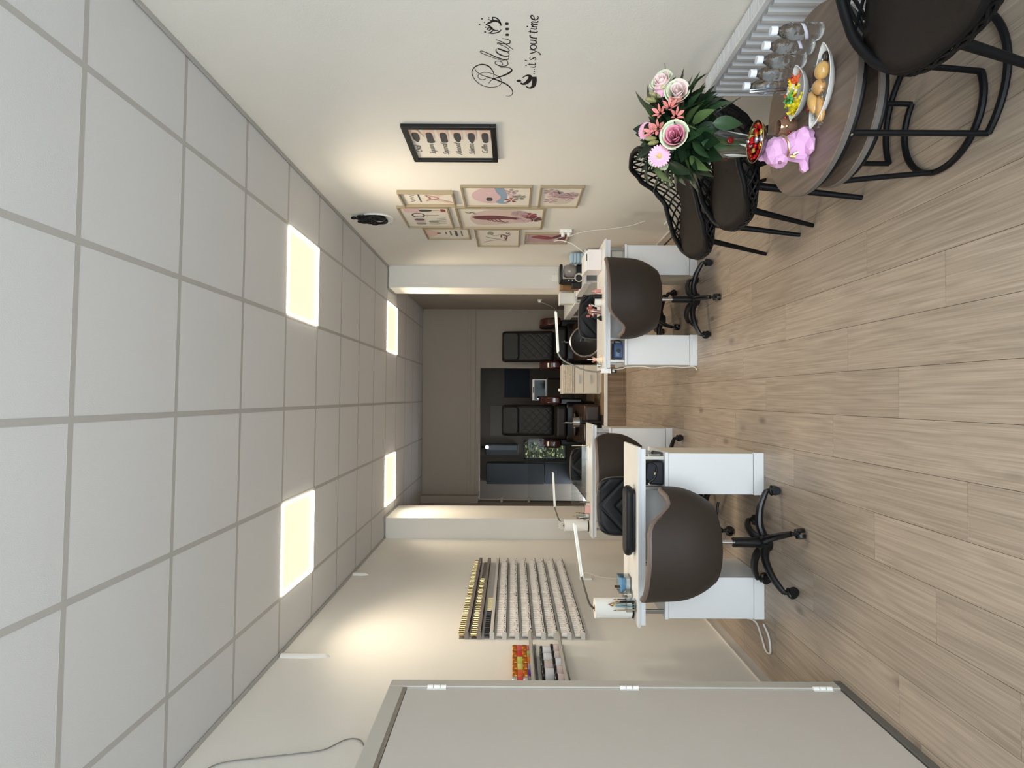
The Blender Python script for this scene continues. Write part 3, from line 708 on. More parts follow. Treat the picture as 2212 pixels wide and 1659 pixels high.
def bars(t, m, uv, u0, u1, v, h, n):
    for k in range(n):
        a = u0 + (u1-u0)*k/n; b = a + (u1-u0)/n*.7; blob(t, 'letter_bar', m, uv, [(a, v+h), (b, v+h), (b, v-h), (a, v-h)], smooth=1)
def words(t, txt, m, uv, u, v, size, shear=0, x=-.0076, align='CENTER'):
    me = text_mesh(txt, size, shear, .0003, align); me.materials.append(m)
    y, z = uv(u, v)
    o = inst('printed_words', me, t, (x, y, z), (R(90), 0, R(-90)))
    return o
PINK = mat('print_pink', (212, 182, 186), .8); MAUVE = mat('print_mauve', (184, 156, 162), .8); ROSE = mat('print_rose', (150, 78, 82), .8)
PLUM = mat('print_plum', (112, 64, 70), .8); BLUEP = mat('print_blue', (138, 158, 182), .8); SKIN = mat('print_skin', (222, 192, 178), .8)
SAGE = mat('print_sage', (150, 152, 138), .8); CHAR = mat('print_charcoal', (72, 72, 74), .8); BEIGE = mat('print_beige', (206, 196, 182), .8)
GFR = mat('champagne_frame', (166, 150, 122), .45, metal=.2)
def blossom(t, uv, cu_, cv_, r, m, n=6, w2=1, h2=1):
    for k in range(n):
        a = 2*math.pi*k/n
        blob(t, 'petal', m, uv, [(cu_+math.cos(a+d)*q*r/w2, cv_+math.sin(a+d)*q*r/h2) for d, q in ((-.35, .5), (0, .15), (.35, .5), (.25, 1), (-.25, 1))], smooth=3)
def nails(t, uv, w, h):
    for k, (nm, tip) in enumerate((('Oval', 'r'), ('Square', 's'), ('Squoval', 'q'), ('Almond', 'r'), ('Stiletto', 'p'), ('Coffin', 'c'))):
        v = .935 - k*.172
        blob(t, 'finger', SKIN, uv, [(.98, v+.062), (.72, v+.058), (.62, v+.03), (.62, v-.045), (.72, v-.062), (.98, v-.055)])
        T = {'r': [(.83, v+.035), (.66, v+.042), (.55, v), (.66, v-.042), (.83, v-.035)], 's': [(.83, v+.035), (.66, v+.042), (.54, v+.042), (.54, v-.042), (.66, v-.042), (.83, v-.035)], 'q': [(.83, v+.035), (.66, v+.043), (.55, v+.034), (.55, v-.034), (.66, v-.043), (.83, v-.035)],
             'p': [(.83, v+.035), (.68, v+.043), (.52, v), (.68, v-.043), (.83, v-.035)], 'c': [(.83, v+.035), (.66, v+.042), (.55, v+.024), (.55, v-.024), (.66, v-.042), (.83, v-.035)]}[tip]
        blob(t, 'nail', CHAR, uv, T, -.0074)
        words(t, nm, GREYT, uv, .32, v-.015, .052, .35)
    line(t, 'sprig', SAGE, uv, [(.95, .90), (.8, .85), (.72, .83)], .004, -.0078)
picture('black framed chart of six nail shapes beside the wall lettering', 3.233, 3.72, 1.597, 2.134, mat('black_frame', (20, 20, 20), .35), .032, .022, nails, name='nail_shape_chart', group='framed picture of nail shapes')
def p1(t, uv, w, h):
    scribble(t, CHAR, uv, .18, .86, .80, .035, 5, .004); bars(t, CHAR, uv, .16, .90, .66, .016, 10)
    line(t, 'arm', SKIN, uv, [(.95, .03), (.72, .24), (.60, .40), (.70, .52), (.52, .47)], [.03, .035, .03, .022, .012])
    line(t, 'arm', SKIN, uv, [(.10, .05), (.30, .26), (.36, .42), (.28, .53), (.48, .48)], [.03, .035, .03, .022, .012])
    line(t, 'heart', ROSE, uv, [(.5, .28), (.38, .40), (.44, .48), (.5, .44), (.57, .48), (.62, .40), (.5, .28)], .006, -.0074)
picture('small gold framed print with a line of script over touching hands', 4.285, 4.59, 1.947, 2.363, GFR, .012, .03, p1)
def p2(t, uv, w, h):
    blob(t, 'polish_bottle', PINK, uv, [(.75, .90), (.93, .90), (.95, .62), (.90, .58), (.76, .58), (.73, .66)]); blob(t, 'bottle_cap', CHAR, uv, [(.79, .58), (.88, .58), (.87, .36), (.80, .36)])
    line(t, 'brush', ROSE, uv, [(.84, .36), (.84, .16)], .006); blob(t, 'brush_tip', ROSE, uv, [(.78, .14), (.90, .14), (.88, .05), (.80, .05)])
    line(t, 'mirror', CHAR, uv, [(.62, .80), (.70, .72), (.68, .58), (.58, .54), (.51, .62), (.53, .76), (.62, .80)], .012); line(t, 'mirror_handle', GREYT, uv, [(.60, .54), (.60, .22)], .008)
    for k, c in enumerate((SAGE, PINK, GREYT, BEIGE, SAGE)):
        blob(t, 'jar', c, uv, [(.12+.11*(k % 3), .78-.3*(k//3)), (.20+.11*(k % 3), .78-.3*(k//3)), (.20+.11*(k % 3), .60-.3*(k//3)), (.12+.11*(k % 3), .60-.3*(k//3))])
    for k in range(4): line(t, 'file', SAGE, uv, [(.15+.09*k, .36-.02*k), (.2+.09*k, .10)], .008)
picture('gold framed print of manicure tools and bottles, under the wall ornament', 4.64, 5.195, 2.022, 2.437, GFR, .014, .02, p2)
def p3(t, uv, w, h):
    blob(t, 'hand', SKIN, uv, [(.9, .98), (.70, .78), (.60, .70), (.40, .72), (.1, .98)]); blob(t, 'nail', ROSE, uv, [(.55, .74), (.45, .74), (.47, .66), (.53, .66)], -.0074)
    bars(t, GREYT, uv, .40, .66, .53, .018, 4); bars(t, GREYT, uv, .30, .74, .42, .018, 6); bars(t, CHAR, uv, .24, .80, .29, .03, 5); bars(t, GREYT, uv, .26, .78, .16, .014, 7)
picture('gold framed print with a hand above lines of text, next to the pillar', 5.225, 5.58, 1.90, 2.318, GFR, .013, .02, p3)
def p4(t, uv, w, h):
    blob(t, 'balloon', PINK, uv, [(.12, .62), (.30, .84), (.60, .88), (.88, .74), (.93, .55), (.75, .42), (.30, .42)])
    blob(t, 'ribbon_bow', BLUEP, uv, [(.10, .44), (.20, .52), (.45, .44), (.70, .50), (.94, .52), (.92, .40), (.70, .36), (.45, .34), (.22, .40), (.14, .32)], -.0074)
    blob(t, 'tag', CHAR, uv, [(.26, .66), (.42, .66), (.42, .58), (.26, .58)], -.0074)
    for (a, b, m) in ((.3, .28, ROSE), (.55, .24, PINK), (.75, .28, MAUVE), (.45, .16, SAGE)): blossom(t, uv, a, b, .05, m, 5, w, h)
    line(t, 'stem', CHAR, uv, [(.55, .26), (.5, .14), (.6, .06)], .004, -.0076)
picture('gold framed print of a pink balloon with blue bow, middle row nearest', 4.17, 4.618, 1.361, 1.883, GFR, .015, .02, p4)
def p5(t, uv, w, h):
    blob(t, 'wash', mat('print_blush', (208, 186, 180), .8), uv, [(.15, .8), (.6, .86), (.9, .6), (.8, .2), (.4, .12), (.2, .4)])
    blob(t, 'arm', PLUM, uv, [(.42, .78), (.56, .84), (.62, .60), (.56, .40), (.48, .26), (.40, .28), (.44, .45), (.40, .62)], -.0074)
    for k in range(4): line(t, 'finger', PLUM, uv, [(.44+.02*k, .70-.05*k), (.34-.02*k, .62-.05*k), (.30, .56-.05*k)], .012, -.0078)
    for (a, b, m) in ((.62, .16, ROSE), (.45, .10, PLUM), (.72, .28, MAUVE), (.40, .22, PINK)): blossom(t, uv, a, b, .07, m, 7, w, h)
    line(t, 'bird', CHAR, uv, [(.80, .92), (.74, .87), (.80, .84), (.70, .80)], .008)
picture('largest gold framed print, dark red hand holding roses', 4.635, 5.215, 1.235, 1.968, GFR, .018, .022, p5)
def p6(t, uv, w, h):
    line(t, 'sketch', MAUVE, uv, [(.20, .86), (.32, .66), (.36, .46), (.30, .30), (.52, .34), (.66, .20)], .016)
    line(t, 'sketch', CHAR, uv, [(.55, .80), (.45, .62), (.40, .44)], .008); line(t, 'sketch', PLUM, uv, [(.34, .32), (.60, .28), (.66, .40), (.52, .42)], .014)
    line(t, 'sketch', GREYT, uv, [(.7, .7), (.62, .55), (.68, .42), (.60, .30), (.74, .18)], .006); line(t, 'sketch', CHAR, uv, [(.80, .30), (.72, .25), (.80, .22)], .01); blob(t, 'shade', SAGE, uv, [(.70, .75), (.85, .70), (.80, .60), (.68, .62)])
picture('gold framed line drawing of hands in grey, middle row by the pillar', 5.24, 5.845, 1.431, 1.852, GFR, .015, .02, p6)
def p7(t, uv, w, h):
    blob(t, 'wash', BEIGE, uv, [(.10, .6), (.5, .7), (.7, .3), (.4, .15), (.15, .25)])
    for (a, b, m) in ((.30, .72, MAUVE), (.55, .66, PINK), (.75, .76, MAUVE), (.62, .50, MAUVE), (.45, .30, PINK), (.60, .22, MAUVE)): blossom(t, uv, a, b, .055, m, 6, w, h)
    line(t, 'stem', PLUM, uv, [(.55, .7), (.5, .45), (.52, .2)], .005); line(t, 'leaf', CHAR, uv, [(.8, .58), (.7, .52)], .012)
picture('gold framed print of mauve flowers, lowest and nearest of the group', 4.17, 4.625, .984, 1.302, GFR, .014, .02, p7)
def p8(t, uv, w, h):
    blob(t, 'ground', MAUVE, uv, [(.03, .97), (.97, .97), (.97, .03), (.03, .03)], -.0064, 1)
    blob(t, 'red_hand', ROSE, uv, [(.60, .88), (.80, .70), (.66, .45), (.52, .30), (.36, .45), (.45, .70)], -.0074); blob(t, 'sleeve', PLUM, uv, [(.7, .34), (.5, .30), (.3, .06), (.9, .06)], -.0078)
picture('gold framed print with dark red hand on mauve, behind the plug adapter', 5.375, 5.73, .965, 1.385, GFR, .013, .02, p8)

# ================================================================== ornament, sockets and wiring on the walls
o = thing('wall_ornament', 'black filigree wall ornament with white disc high above the prints', 'wall ornament', (XR, 4.95, 2.68))
disc_m = MB(); disc_m.lathe([(.002, 0), (.135, 0), (.14, .006), (.132, .014), (.12, .010), (.002, .010)], 36, M=Matrix.Translation((0, .015, -.02)) @ Matrix.Rotation(R(-90), 4, 'Y'))
disc_m.build('disc', WHITEP, o)
sc = MB()
for (cy, cz, r) in ((0, .01, .11), (.03, -.03, .075), (-.04, .05, .06), (.05, .055, .05), (-.045, -.05, .05), (.0, .10, .04), (-.07, .10, .03), (.06, .11, .028)):
    sc.tube([(-.022, cy + math.cos(a)*r, cz + math.sin(a)*r*.9) for a in [2*math.pi*k/24 for k in range(24)]], .009, 6, closed=True)
for (y0, z0, y1, z1) in ((-.03, .06, -.055, .165), (.055, .05, .045, .135), (-.10, 0, -.13, .07), (.09, -.02, .12, .05)):
    sc.tube([(-.024, y0, z0), (-.03, (y0+y1)/2+.012, (z0+z1)/2), (-.024, y1, z1)], .007, 6)
sc.build('scrollwork', BLACKM, o)
fb2 = MB()
fb2.prism([(p[0], p[1]) for p in [(.0+.085*math.cos(a)*(1+.25*math.cos(3*a)), .035+.055*math.sin(a)*(1+.2*math.cos(5*a))) for a in [2*math.pi*k/40 for k in range(40)]]], -.024, -.014, 'yz'); fb2.build('backing', BLACKM, o, smooth=0)
fin = MB()
for (y, z) in ((-.055, .165), (.045, .135)): fin.ell((-.024, y, z), (.014, .016, .026), 10, 6)
fin.build('finial', BLACKM, o)

ad = thing('plug_adapter', 'white double plug adapter on the wall over the red print', 'plug socket', (XR, 5.303, 1.015))
MB().bx(-.030, 0, -.035, .035, -.055, .055).build('socket_plate', WHITEP, ad, smooth=0, bevel=.004)
for z in (-.028, .026):
    MB().cyl((-.030, 0, z), (-.062, 0, z), .018, .015, 14).build('plug', WHITEP, ad)
CORD = mat('white_cord', (222, 219, 210), .5)
def cable(name, label, pts, r=.0035, m=CORD, cat='cable', n=6):
    o = MB().tube(spline(pts, n), r, 6).build(name, m, smooth=1.2)
    return tag(o, label, cat)
cable('power_cord', 'white cord looping from the wall adapter to the right desk', [(1.47, 5.30, 1.04), (1.44, 5.27, 1.10), (1.40, 5.20, 1.13), (1.38, 5.10, 1.08), (1.35, 5.08, .99), (1.30, 5.07, .92), (1.26, 5.06, .88), (1.22, 5.05, .86)])
cable('mains_cable', 'white cord running down the right wall behind the desk', [(1.47, 5.30, .985), (1.50, 5.29, .90), (1.515, 5.26, .78), (1.52, 5.22, .62), (1.52, 5.12, .46), (1.52, 4.98, .36)])
s1 = thing('wall_socket', 'small white socket low on the right wall by the lattice chair', 'plug socket', (XR, 5.05, .13))
MB().bx(-.012, 0, -.04, .04, -.04, .04).build('socket_plate', WHITEP, s1, smooth=0, bevel=.003); MB().cyl((-.012, 0, 0), (-.05, 0, 0), .018, .014, 12).build('plug', WHITEP, s1)
sw = thing('light_switch', 'white light switch on the right pillar above the counter', 'switch', (1.39, 6.80, 1.0))
MB().bx(-.04, .04, -.010, 0, -.04, .04).build('switch_plate', WHITEP, sw, smooth=0, bevel=.003); MB().bx(-.018, .018, -.014, -.010, -.025, .025).build('rocker', WHITEP, sw, smooth=0, bevel=.002)
s2 = thing('alcove_socket', 'white socket with plug on the taupe alcove wall', 'plug socket', (1.43, 8.55, 1.10))
MB().bx(-.012, 0, -.05, .05, -.03, .03).build('socket_plate', WHITEP, s2, smooth=0, bevel=.003); MB().bx(-.04, -.012, -.02, .02, -.02, .02).build('plug', WHITEP, s2, smooth=0, bevel=.004)
cable('appliance_cable', 'pale cord hanging from the alcove socket behind the chair', [(1.40, 8.55, 1.10), (1.385, 8.60, 1.02), (1.36, 8.68, .93), (1.33, 8.75, .86)], .003)
# left wall
for (lab, y0, z0, z1) in (('pale plaster-covered conduit under the ceiling, nearer one on the left wall', 3.69, 2.635, 2.94), ('pale plaster-covered conduit under the ceiling, further one on the left wall', 5.37, 2.80, 2.945)):
    c = MB().tube([(XL, y0, z1), (XL, y0-.004, (z0+z1)/2), (XL, y0+.003, z0+.03), (XL, y0, z0)], [.022, .024, .020, .004], 10).build('wall_conduit', WALL, smooth=1.2)
    tag(c, lab, 'conduit', 'plastered conduit stubs')
cable('hanging_wire', 'thin grey wire sagging along the left wall into the cupboard', [(XL+.006, 2.55, 2.84), (XL+.006, 2.62, 2.78), (XL+.006, 2.66, 2.62), (XL+.006, 2.69, 2.475), (XL+.006, 2.72, 2.36), (XL+.006, 2.80, 2.28), (XL+.006, 2.80, 2.215), (XL+.006, 2.73, 2.17), (XL+.006, 2.62, 2.12)], .003, mat('grey_wire', (120, 116, 112), .5))

# ================================================================== polish rack on the left wall
LIPW = mat('rail_lip_white', (234, 230, 226), .4); MKD = mat('rail_print', (44, 42, 42), .6); RAILM = mat('rail_plastic', (208, 204, 198), .35); RAILD = mat('rail_grey', (138, 128, 122), .4)
railz = [1.800, 1.715, 1.629, 1.544, 1.458, 1.370, 1.280, 1.198, 1.106, 1.013]
ordn = ['topmost', 'second from the top', 'third from the top', 'fourth from the top', 'fifth from the top', 'sixth from the top', 'seventh from the top', 'third from the bottom', 'second from the bottom', 'lowest']
YA, YZ = 3.965, 5.785
for k, z in enumerate(railz):
    t = thing('polish_rail', 'wall rail for nail polish, %s of the ten' % ordn[k], 'shelf', (XL, 0, z), 0, 'rails of the polish rack')
    m = RAILD if k < 2 else RAILM
    MB().bx(.001, .046, YA, YZ, -.016, -.011).build('base_strip', m, t, smooth=0)
    MB().bx(.042, .046, YA, YZ, -.016, .012).build('front_lip', m if k < 3 else LIPW, t, smooth=0)
    if k > 2:
        pm = MB(); rk = random.Random(k)
        for q in range(48):
            y = YA + .02 + q*.0365 + rk.uniform(-.006, .006); w_ = rk.uniform(.010, .024); z_ = rk.uniform(-.010, -.002)
            pm.bx(.0461, .0464, y, y+w_, z_, z_+rk.uniform(.003, .009))
        pm.build('printed_marks', MKD, t, smooth=0)
    MB().bx(.001, .004, YA, YZ, -.016, .05).build('back_strip', m, t, smooth=0)
    for y in (YA, YZ): MB().bx(.001, .047, y-.003, y+.003, -.016, .014).build('end_cap', m, t, smooth=0)
def bottle_proto(mcap, mbody, mlab, capf=.5, w=.031, dp=.026, h=.061):
    b = thing('polish_bottle', '', 'nail polish', (0, 0, 0))
    MB().prism(rrect(0, 0, dp, w, .005, 2), 0, h*(1-capf)).build('bottle', mbody, b, smooth=.6)
    MB().prism(rrect(0, 0, dp*.8, w*.82, .005, 2), h*(1-capf)+.0005, h).build('cap', mcap, b, smooth=.6)
    if mlab: MB().bx(dp/2+.0002, dp/2+.0008, -w*.25, w*.2, h*(1-capf)*.25, h*(1-capf)*.65).build('mark', mlab, b, smooth=0)
    return b
WB = mat('bottle_white', (238, 233, 228), .35); WC = mat('bottle_cap_white', (230, 223, 216), .4); PKB = mat('bottle_blush', (222, 200, 192), .35)
CRM = mat('bottle_cream', (214, 204, 164), .4); BLB = mat('bottle_black', (22, 21, 22), .3); MK = mat('label_mark', (86, 80, 78), .6)
GLB = mat('bottle_clear_gold', (190, 172, 128), .25, metal=.6)
protos = [bottle_proto(WC, WB, MK), bottle_proto(WC, PKB, MK), bottle_proto(WC, WB, None), bottle_proto(WB, WB, MK, .42)]
pg = bottle_proto(GOLD, GLB, None, .55, h=.066); pg2 = bottle_proto(GOLD, mat('bottle_smoke', (150, 128, 96), .3), None, .5, h=.060)
pk = bottle_proto(BLB, BLB, WB, .5); pc = bottle_proto(CRM, CRM, None, .5)
rnd = random.Random(3)
stepy = .0362
used = {}
def put_bottle(p, y, z, label, group):
    c = copy_tree(p); c.location = (XL+.024, y, z-.010); c.rotation_euler = (0, 0, rnd.uniform(-.08, .08)); c['label'] = label; c['group'] = group
far = MB()
for k, z in enumerate(railz):
    n = int((YZ-YA-.03)/stepy)
    for q in range(n):
        y = YA + .025 + q*stepy
        if k == 0: put_bottle(pg if q % 3 else pg2, y, z, 'gold capped polish bottle on the topmost rail', 'gold bottles on the topmost rail')
        elif k == 1:
            if q < 34: put_bottle(pg2 if q % 2 else pg, y, z, 'gold capped polish bottle on the second rail from the top', 'gold bottles on the second rail')
        elif k == 2:
            if q < 12: put_bottle(pk, y, z, 'black polish bottle on the third rail from the top', 'black bottles on the third rail')
            elif q < 20: put_bottle(pc, y, z, 'cream polish bottle on the third rail, beyond the black ones', 'cream bottles on the third rail')
        elif q < 27: put_bottle(rnd.choice(protos), y, z, 'white polish bottle on the %s rail, nearer half' % ordn[k], 'white bottles on the %s rail' % ordn[k])
        else:
            h = .030; far.bx(XL+.011, XL+.037, y-.0145, y+.0145, z-.010, z-.010+h); far.bx(XL+.014, XL+.034, y-.012, y+.012, z-.010+h, z+.051)
fo = far.build('white_polish_bottles', WB, smooth=0); fo['kind'] = 'stuff'; fo['label'] = 'further white polish bottles standing close together on the seven lower rails'; fo['category'] = 'nail polish'
def kill(o):
    for c in list(o.children): kill(c)
    bpy.data.objects.remove(o)
for p in protos + [pg, pg2, pk, pc]: kill(p)

# ================================================================== jar shelves left of the rack
for nm, z in (('upper', 1.368), ('lower', 1.184)):
    t = thing('jar_shelf', 'clear narrow wall shelf with jars, %s one beside the cupboard' % nm, 'shelf', (XL, 0, z), 0, 'two small jar shelves')
    MB().bx(.001, .090, 3.12, 3.885, -.006, 0).build('board', ACRYL, t, smooth=0)
    MB().bx(.086, .090, 3.12, 3.885, -.006, .018).build('front_lip', mat('shelf_lip', (186, 180, 172), .35), t, smooth=0)
    MB().bx(.001, .005, 3.12, 3.885, -.03, 0).build('wall_flange', ACRYL, t, smooth=0)
def jar(y, z, r, h, mcap, mbody, capf, label, group, x=.039):
    j = thing('gel_jar', label, 'jar', (XL+x, y, z), 0, group)
    hb = h*(1-capf)
    MB().lathe([(r*.94, 0), (r, .003), (r, hb-.003), (r*.9, hb)], 18).build('pot', mbody, j, smooth=.7)
    MB().lathe([(r*1.02, hb+.0004), (r*1.03, hb+.002), (r*1.03, h-.003), (r*.96, h)], 18).build('lid', mcap, j, smooth=.7)
CAPG = mat('copper_lid', (186, 112, 40), .3, metal=.8); SILV = mat('silver_lid', (214, 214, 214), .25, metal=.9)
cols = [('pink', (214, 92, 92)), ('red', (214, 60, 58)), ('lime', (206, 212, 96)), ('pale yellow', (222, 214, 120)), ('orange', (236, 108, 62)), ('coral', (226, 84, 70))]
cols2 = [('rose', (204, 112, 108)), ('olive', (186, 184, 110)), ('bright orange', (238, 130, 66)), ('lilac', (168, 150, 176)), ('purple', (112, 60, 150)), ('glassy grey', (150, 150, 146))]
for q in range(6):
    y = 3.70 - q*.083; m = SILV if q == 5 else CAPG
    n, c = cols2[q]; jar(y, 1.3686, .034, .060, m, mat('jar_'+n.replace(' ', '_'), c, .3), .45, '%s pot with %s lid, lower layer on the upper jar shelf' % (n, 'silver' if q == 5 else 'copper'), 'coloured jars on the upper shelf')
    n, c = cols[q]; jar(y, 1.429, .034, .060, m, mat('jar_'+n.replace(' ', '_'), c, .3), .45, '%s pot with %s lid, upper layer on the upper jar shelf' % (n, 'silver' if q == 5 else 'copper'), 'coloured jars on the upper shelf')
BLID = mat('black_lid', (16, 16, 18), .3); WPOT = mat('white_pot', (222, 220, 222), .35); BPOT = mat('blush_pot', (212, 192, 186), .35)
wl = ['first from the rack', 'second from the rack', 'third from the rack', 'fourth from the rack', 'fifth from the rack']
for q in range(5):
    y = 3.69 - q*.098
    jar(y, 1.1846, .0405, .068, BLID, WPOT if q % 3 == 2 else BPOT, .24, '%s pot with black lid, lower layer, %s on the lower shelf' % ('white' if q % 3 == 2 else 'blush', wl[q]), 'black lidded jars on the lower shelf', .0435)
    if q < 4: jar(y-.03, 1.2531, .0405, .066, BLID, BPOT if q % 3 == 2 else WPOT, .22, '%s pot with black lid, upper layer, %s on the lower shelf' % ('blush' if q % 3 == 2 else 'white', wl[q]), 'black lidded jars on the lower shelf', .0435)
# ================================================================== things on the nail desks
DZ = .7575
def place(name, mb, m, label, cat, loc=(0,0,0), rz=0, smooth=.6, bevel=0.0, group=None, seg=2):
    o = mb.build(name, m, None, smooth, bevel, seg); o.location = loc; o.rotation_euler = (0, 0, rz)
    return tag(o, label, cat, group)
# arm cushion
ac = thing('arm_cushion', 'long black arm cushion lying on the nearest left desk', 'cushion', (-.742, 3.545, DZ))
MB().prism(rrect(0, 0, .42, .115, .055, 8), .012, .062).build('pad', BLACKL, ac, bevel=.022, seg=4, smooth=1)
MB().prism(rrect(0, 0, .38, .085, .04, 6), 0, .013).build('base', BLACK, ac)
# paper towel rolls on holders
TOWEL = mat('paper_towel', (234, 232, 226), .9, bump=.6, bscale=90)
def towel(label, loc, r=.060, h=.232, tilt=(0, 0)):
    t = thing('paper_towel_roll', label, 'paper towel', loc, 0, 'paper towel rolls on the desks'); t.rotation_euler = (tilt[0], tilt[1], 0)
    MB().lathe([(.0, 0), (.058, 0), (.060, .006), (.052, .010), (.0, .010)], 24).build('holder_base', BLACK, t)
    MB().cyl((0, 0, .009), (0, 0, h+.012), .008, .008, 10).build('holder_rod', BLACK, t)
    rl = MB(); n = 32
    prof = [(.021, .012), (r, .012), (r+.001, .03), (r, h-.02), (r-.001, h), (.021, h)]
    rl.lathe(prof, n); rl.build('roll', TOWEL, t)
    MB().lathe([(.0205, h-.004), (.0213, h-.004), (.0213, h+.001), (.0205, h+.001)], 20).build('core', mat('cardboard', (150, 118, 84), .8), t)
    MB().grid(lambda u, v: (r*math.cos(u*.5-2.6)+.002-.004*u, r*math.sin(u*.5-2.6)-.004, .02+v*(h-.03)), 6, 6).build('loose_sheet', TOWEL, t, solid=.001)
    return t
towel('white paper towel roll on the nearest left desk', (-1.285, 3.585, DZ))
towel('white paper towel roll on the further left desk, its top sheet torn', (-1.235, 5.64, DZ), tilt=(0, 0))
pp = MB(); rn = random.Random(5)
for k in range(7):
    a = k*.9; pp.grid(lambda u, v: (-1.235 + .03*math.cos(a)+.02*(u-.5), 5.64+.03*math.sin(a)+.02*(v-.5), DZ+.247+.035*u+.01*math.sin(v*6+a)), 4, 4)
tag(pp.build('crumpled_tissue', TOWEL, solid=.001), 'crumpled white tissue on top of the further towel roll', 'tissue')
# gooseneck lamps with LED bars
LEDW = mat('led_bar_white', (238, 238, 226), .4, emit=(1, 1, .9), estr=.08)
def bar_lamp(label, base, neck, bar0, bar1, clamp=True):
    t = thing('desk_lamp', label, 'desk lamp', base, 0, 'gooseneck LED desk lamps')
    B = Vector(base); L = lambda p: tuple(Vector(p)-B)
    if clamp:
        MB().bx(-.018, .018, -.022, .022, 0, .028).bx(-.018, .018, -.022, -.012, -.06, .0).bx(-.018, .018, -.022, .022, -.06, -.052).cyl((0, .008, -.085), (0, .008, -.052), .006, .006, 8).build('clamp', WHITEP, t, smooth=.5)
        MB().cyl((0, .008, -.10), (0, .008, -.085), .014, .014, 12).build('clamp_knob', BLACK, t)
    else:
        MB().lathe([(.0, 0), (.045, 0), (.045, .012), (.02, .018), (.0, .018)], 20).build('base', BLACK, t)
    MB().tube(spline([(0, 0, .018)] + [L(p) for p in neck] + [L(bar0)], 6), .0065, 8).build('gooseneck', mat('neck_grey', (150, 146, 138), .4, metal=.5) if clamp else mat('neck_dark', (112, 104, 94), .4, metal=.4), t)
    a, b = Vector(L(bar0)), Vector(L(bar1)); d = (b-a).normalized()
    MB().tube([a, a + d*.004, b - d*.004, b], [.007, .0085, .0085, .006], 10).build('light_bar', WHITEP, t)
    MB().tube([a + d*.01 + Vector((0, -.004, -.008)), b - d*.01 + Vector((0, -.004, -.008))], .0045, 8).build('led_strip', LEDW, t)
    return t
bar_lamp('slim white bar lamp rising behind the towel roll of the near desk', (-1.31, 3.76, DZ), [(-1.365, 3.76, .90), (-1.335, 3.755, .985), (-1.25, 3.75, 1.02)], (-1.144, 3.75, 1.05), (-.806, 3.75, 1.098), False)
bar_lamp('slim white bar lamp on the further left desk, before the glass', (-1.26, 5.79, DZ), [(-1.285, 5.77, .93), (-1.22, 5.76, 1.02), (-1.14, 5.75, 1.055)], (-1.078, 5.75, 1.076), (-.738, 5.75, 1.095), False)
bar_lamp('slim white bar lamp clamped to the corner of the right desk', (.213, 4.70, DZ-.002), [(.207, 4.70, .84), (.225, 4.70, .93), (.255, 4.70, 1.0), (.30, 4.70, 1.09)], (.359, 4.70, 1.131), (.696, 4.70, 1.151), True)
# brushes in a clear holder
def brush_cup(label, loc, n, cols_, spread=.02, h=.15, seed=1):
    t = thing('brush_holder', label, 'brush holder', loc, 0, 'brush holders on the desks')
    MB().prism(rrect(0, 0, .07, .05, .01), 0, .004).build('foot', ACRYL, t); MB().prism(rrect(0, 0, .07, .05, .01), .055, .058).build('hole_plate', ACRYL, t)
    for s in (-1, 1): MB().bx(s*.034-.0015, s*.034+.0015, -.024, .024, .004, .058).build('side', ACRYL, t, smooth=0)
    r_ = random.Random(seed)
    for k in range(n):
        x, y = r_.uniform(-.026, .026), r_.uniform(-.016, .016); dx, dy = r_.uniform(-spread, spread), r_.uniform(-spread, spread)
        m = cols_[k % len(cols_)]; hh = h*r_.uniform(.8, 1.1)
        b = MB().tube([(x, y, .005), (x+dx*.4, y+dy*.4, hh*.55), (x+dx*.7, y+dy*.7, hh*.8)], [.003, .0042, .0035], 8).build('brush_handle', m, t)
        MB().tube([(x+dx*.7, y+dy*.7, hh*.8), (x+dx*.82, y+dy*.82, hh*.88)], .0036, 8).build('ferrule', GOLD, b); MB().tube([(x+dx*.82, y+dy*.82, hh*.88), (x+dx, y+dy, hh)], [.0034, .0008], 8).build('bristles', mat('bristle_brown', (120, 84, 52), .8), b)
    return t
WOODB = mat('brush_wood', (176, 146, 104), .5); TEAL = mat('brush_teal', (120, 150, 154), .4); PINKH = mat('brush_pink', (222, 176, 172), .4)
brush_cup('clear holder of slim brushes before the near towel roll', (-1.235, 3.50, DZ), 8, [WOODB, BLACK, TEAL, BLACK], seed=2)
brush_cup('clear holder of pens and brushes on the further left desk', (-1.13, 5.56, DZ), 6, [BLACK, TEAL, WHITEP], seed=4)
# acrylic organiser with blue pad
og = thing('acrylic_organiser', 'clear acrylic organiser with light blue pad on the near desk', 'organiser', (-1.16, 3.665, DZ))
for (a, b, c, d) in ((-.05, .05, -.045, -.042), (-.05, .05, .042, .045), (-.05, -.047, -.042, .042), (.047, .05, -.042, .042)): MB().bx(a, b, c, d, 0, .075).build('wall', ACRYL, og, smooth=0)
MB().bx(-.05, .05, -.045, .045, .0, .003).build('floor_sheet', ACRYL, og, smooth=0)
MB().bx(-.044, .044, -.041, .041, .034, .062).build('blue_pad', mat('blue_pad', (120, 178, 222), .7), og, smooth=0, bevel=.004); MB().cyl((-.02, 0, .062), (-.02, 0, .095), .008, .008, 10).build('dropper', mat('dark_brown_glass', (70, 50, 28), .2), og)
MB().bx(-.04, .04, -.04, .04, .004, .030).build('cotton_layer', WHITEP, og, smooth=0, bevel=.006)
gp = place('glass_pot', MB().lathe([(.0, 0), (.026, 0), (.028, .01), (.026, .045), (.018, .055), (.018, .062), (.0, .062)], 18), ACRYL, 'small clear pot between brushes and organiser on the near desk', 'pot', (-1.205, 3.60, DZ))
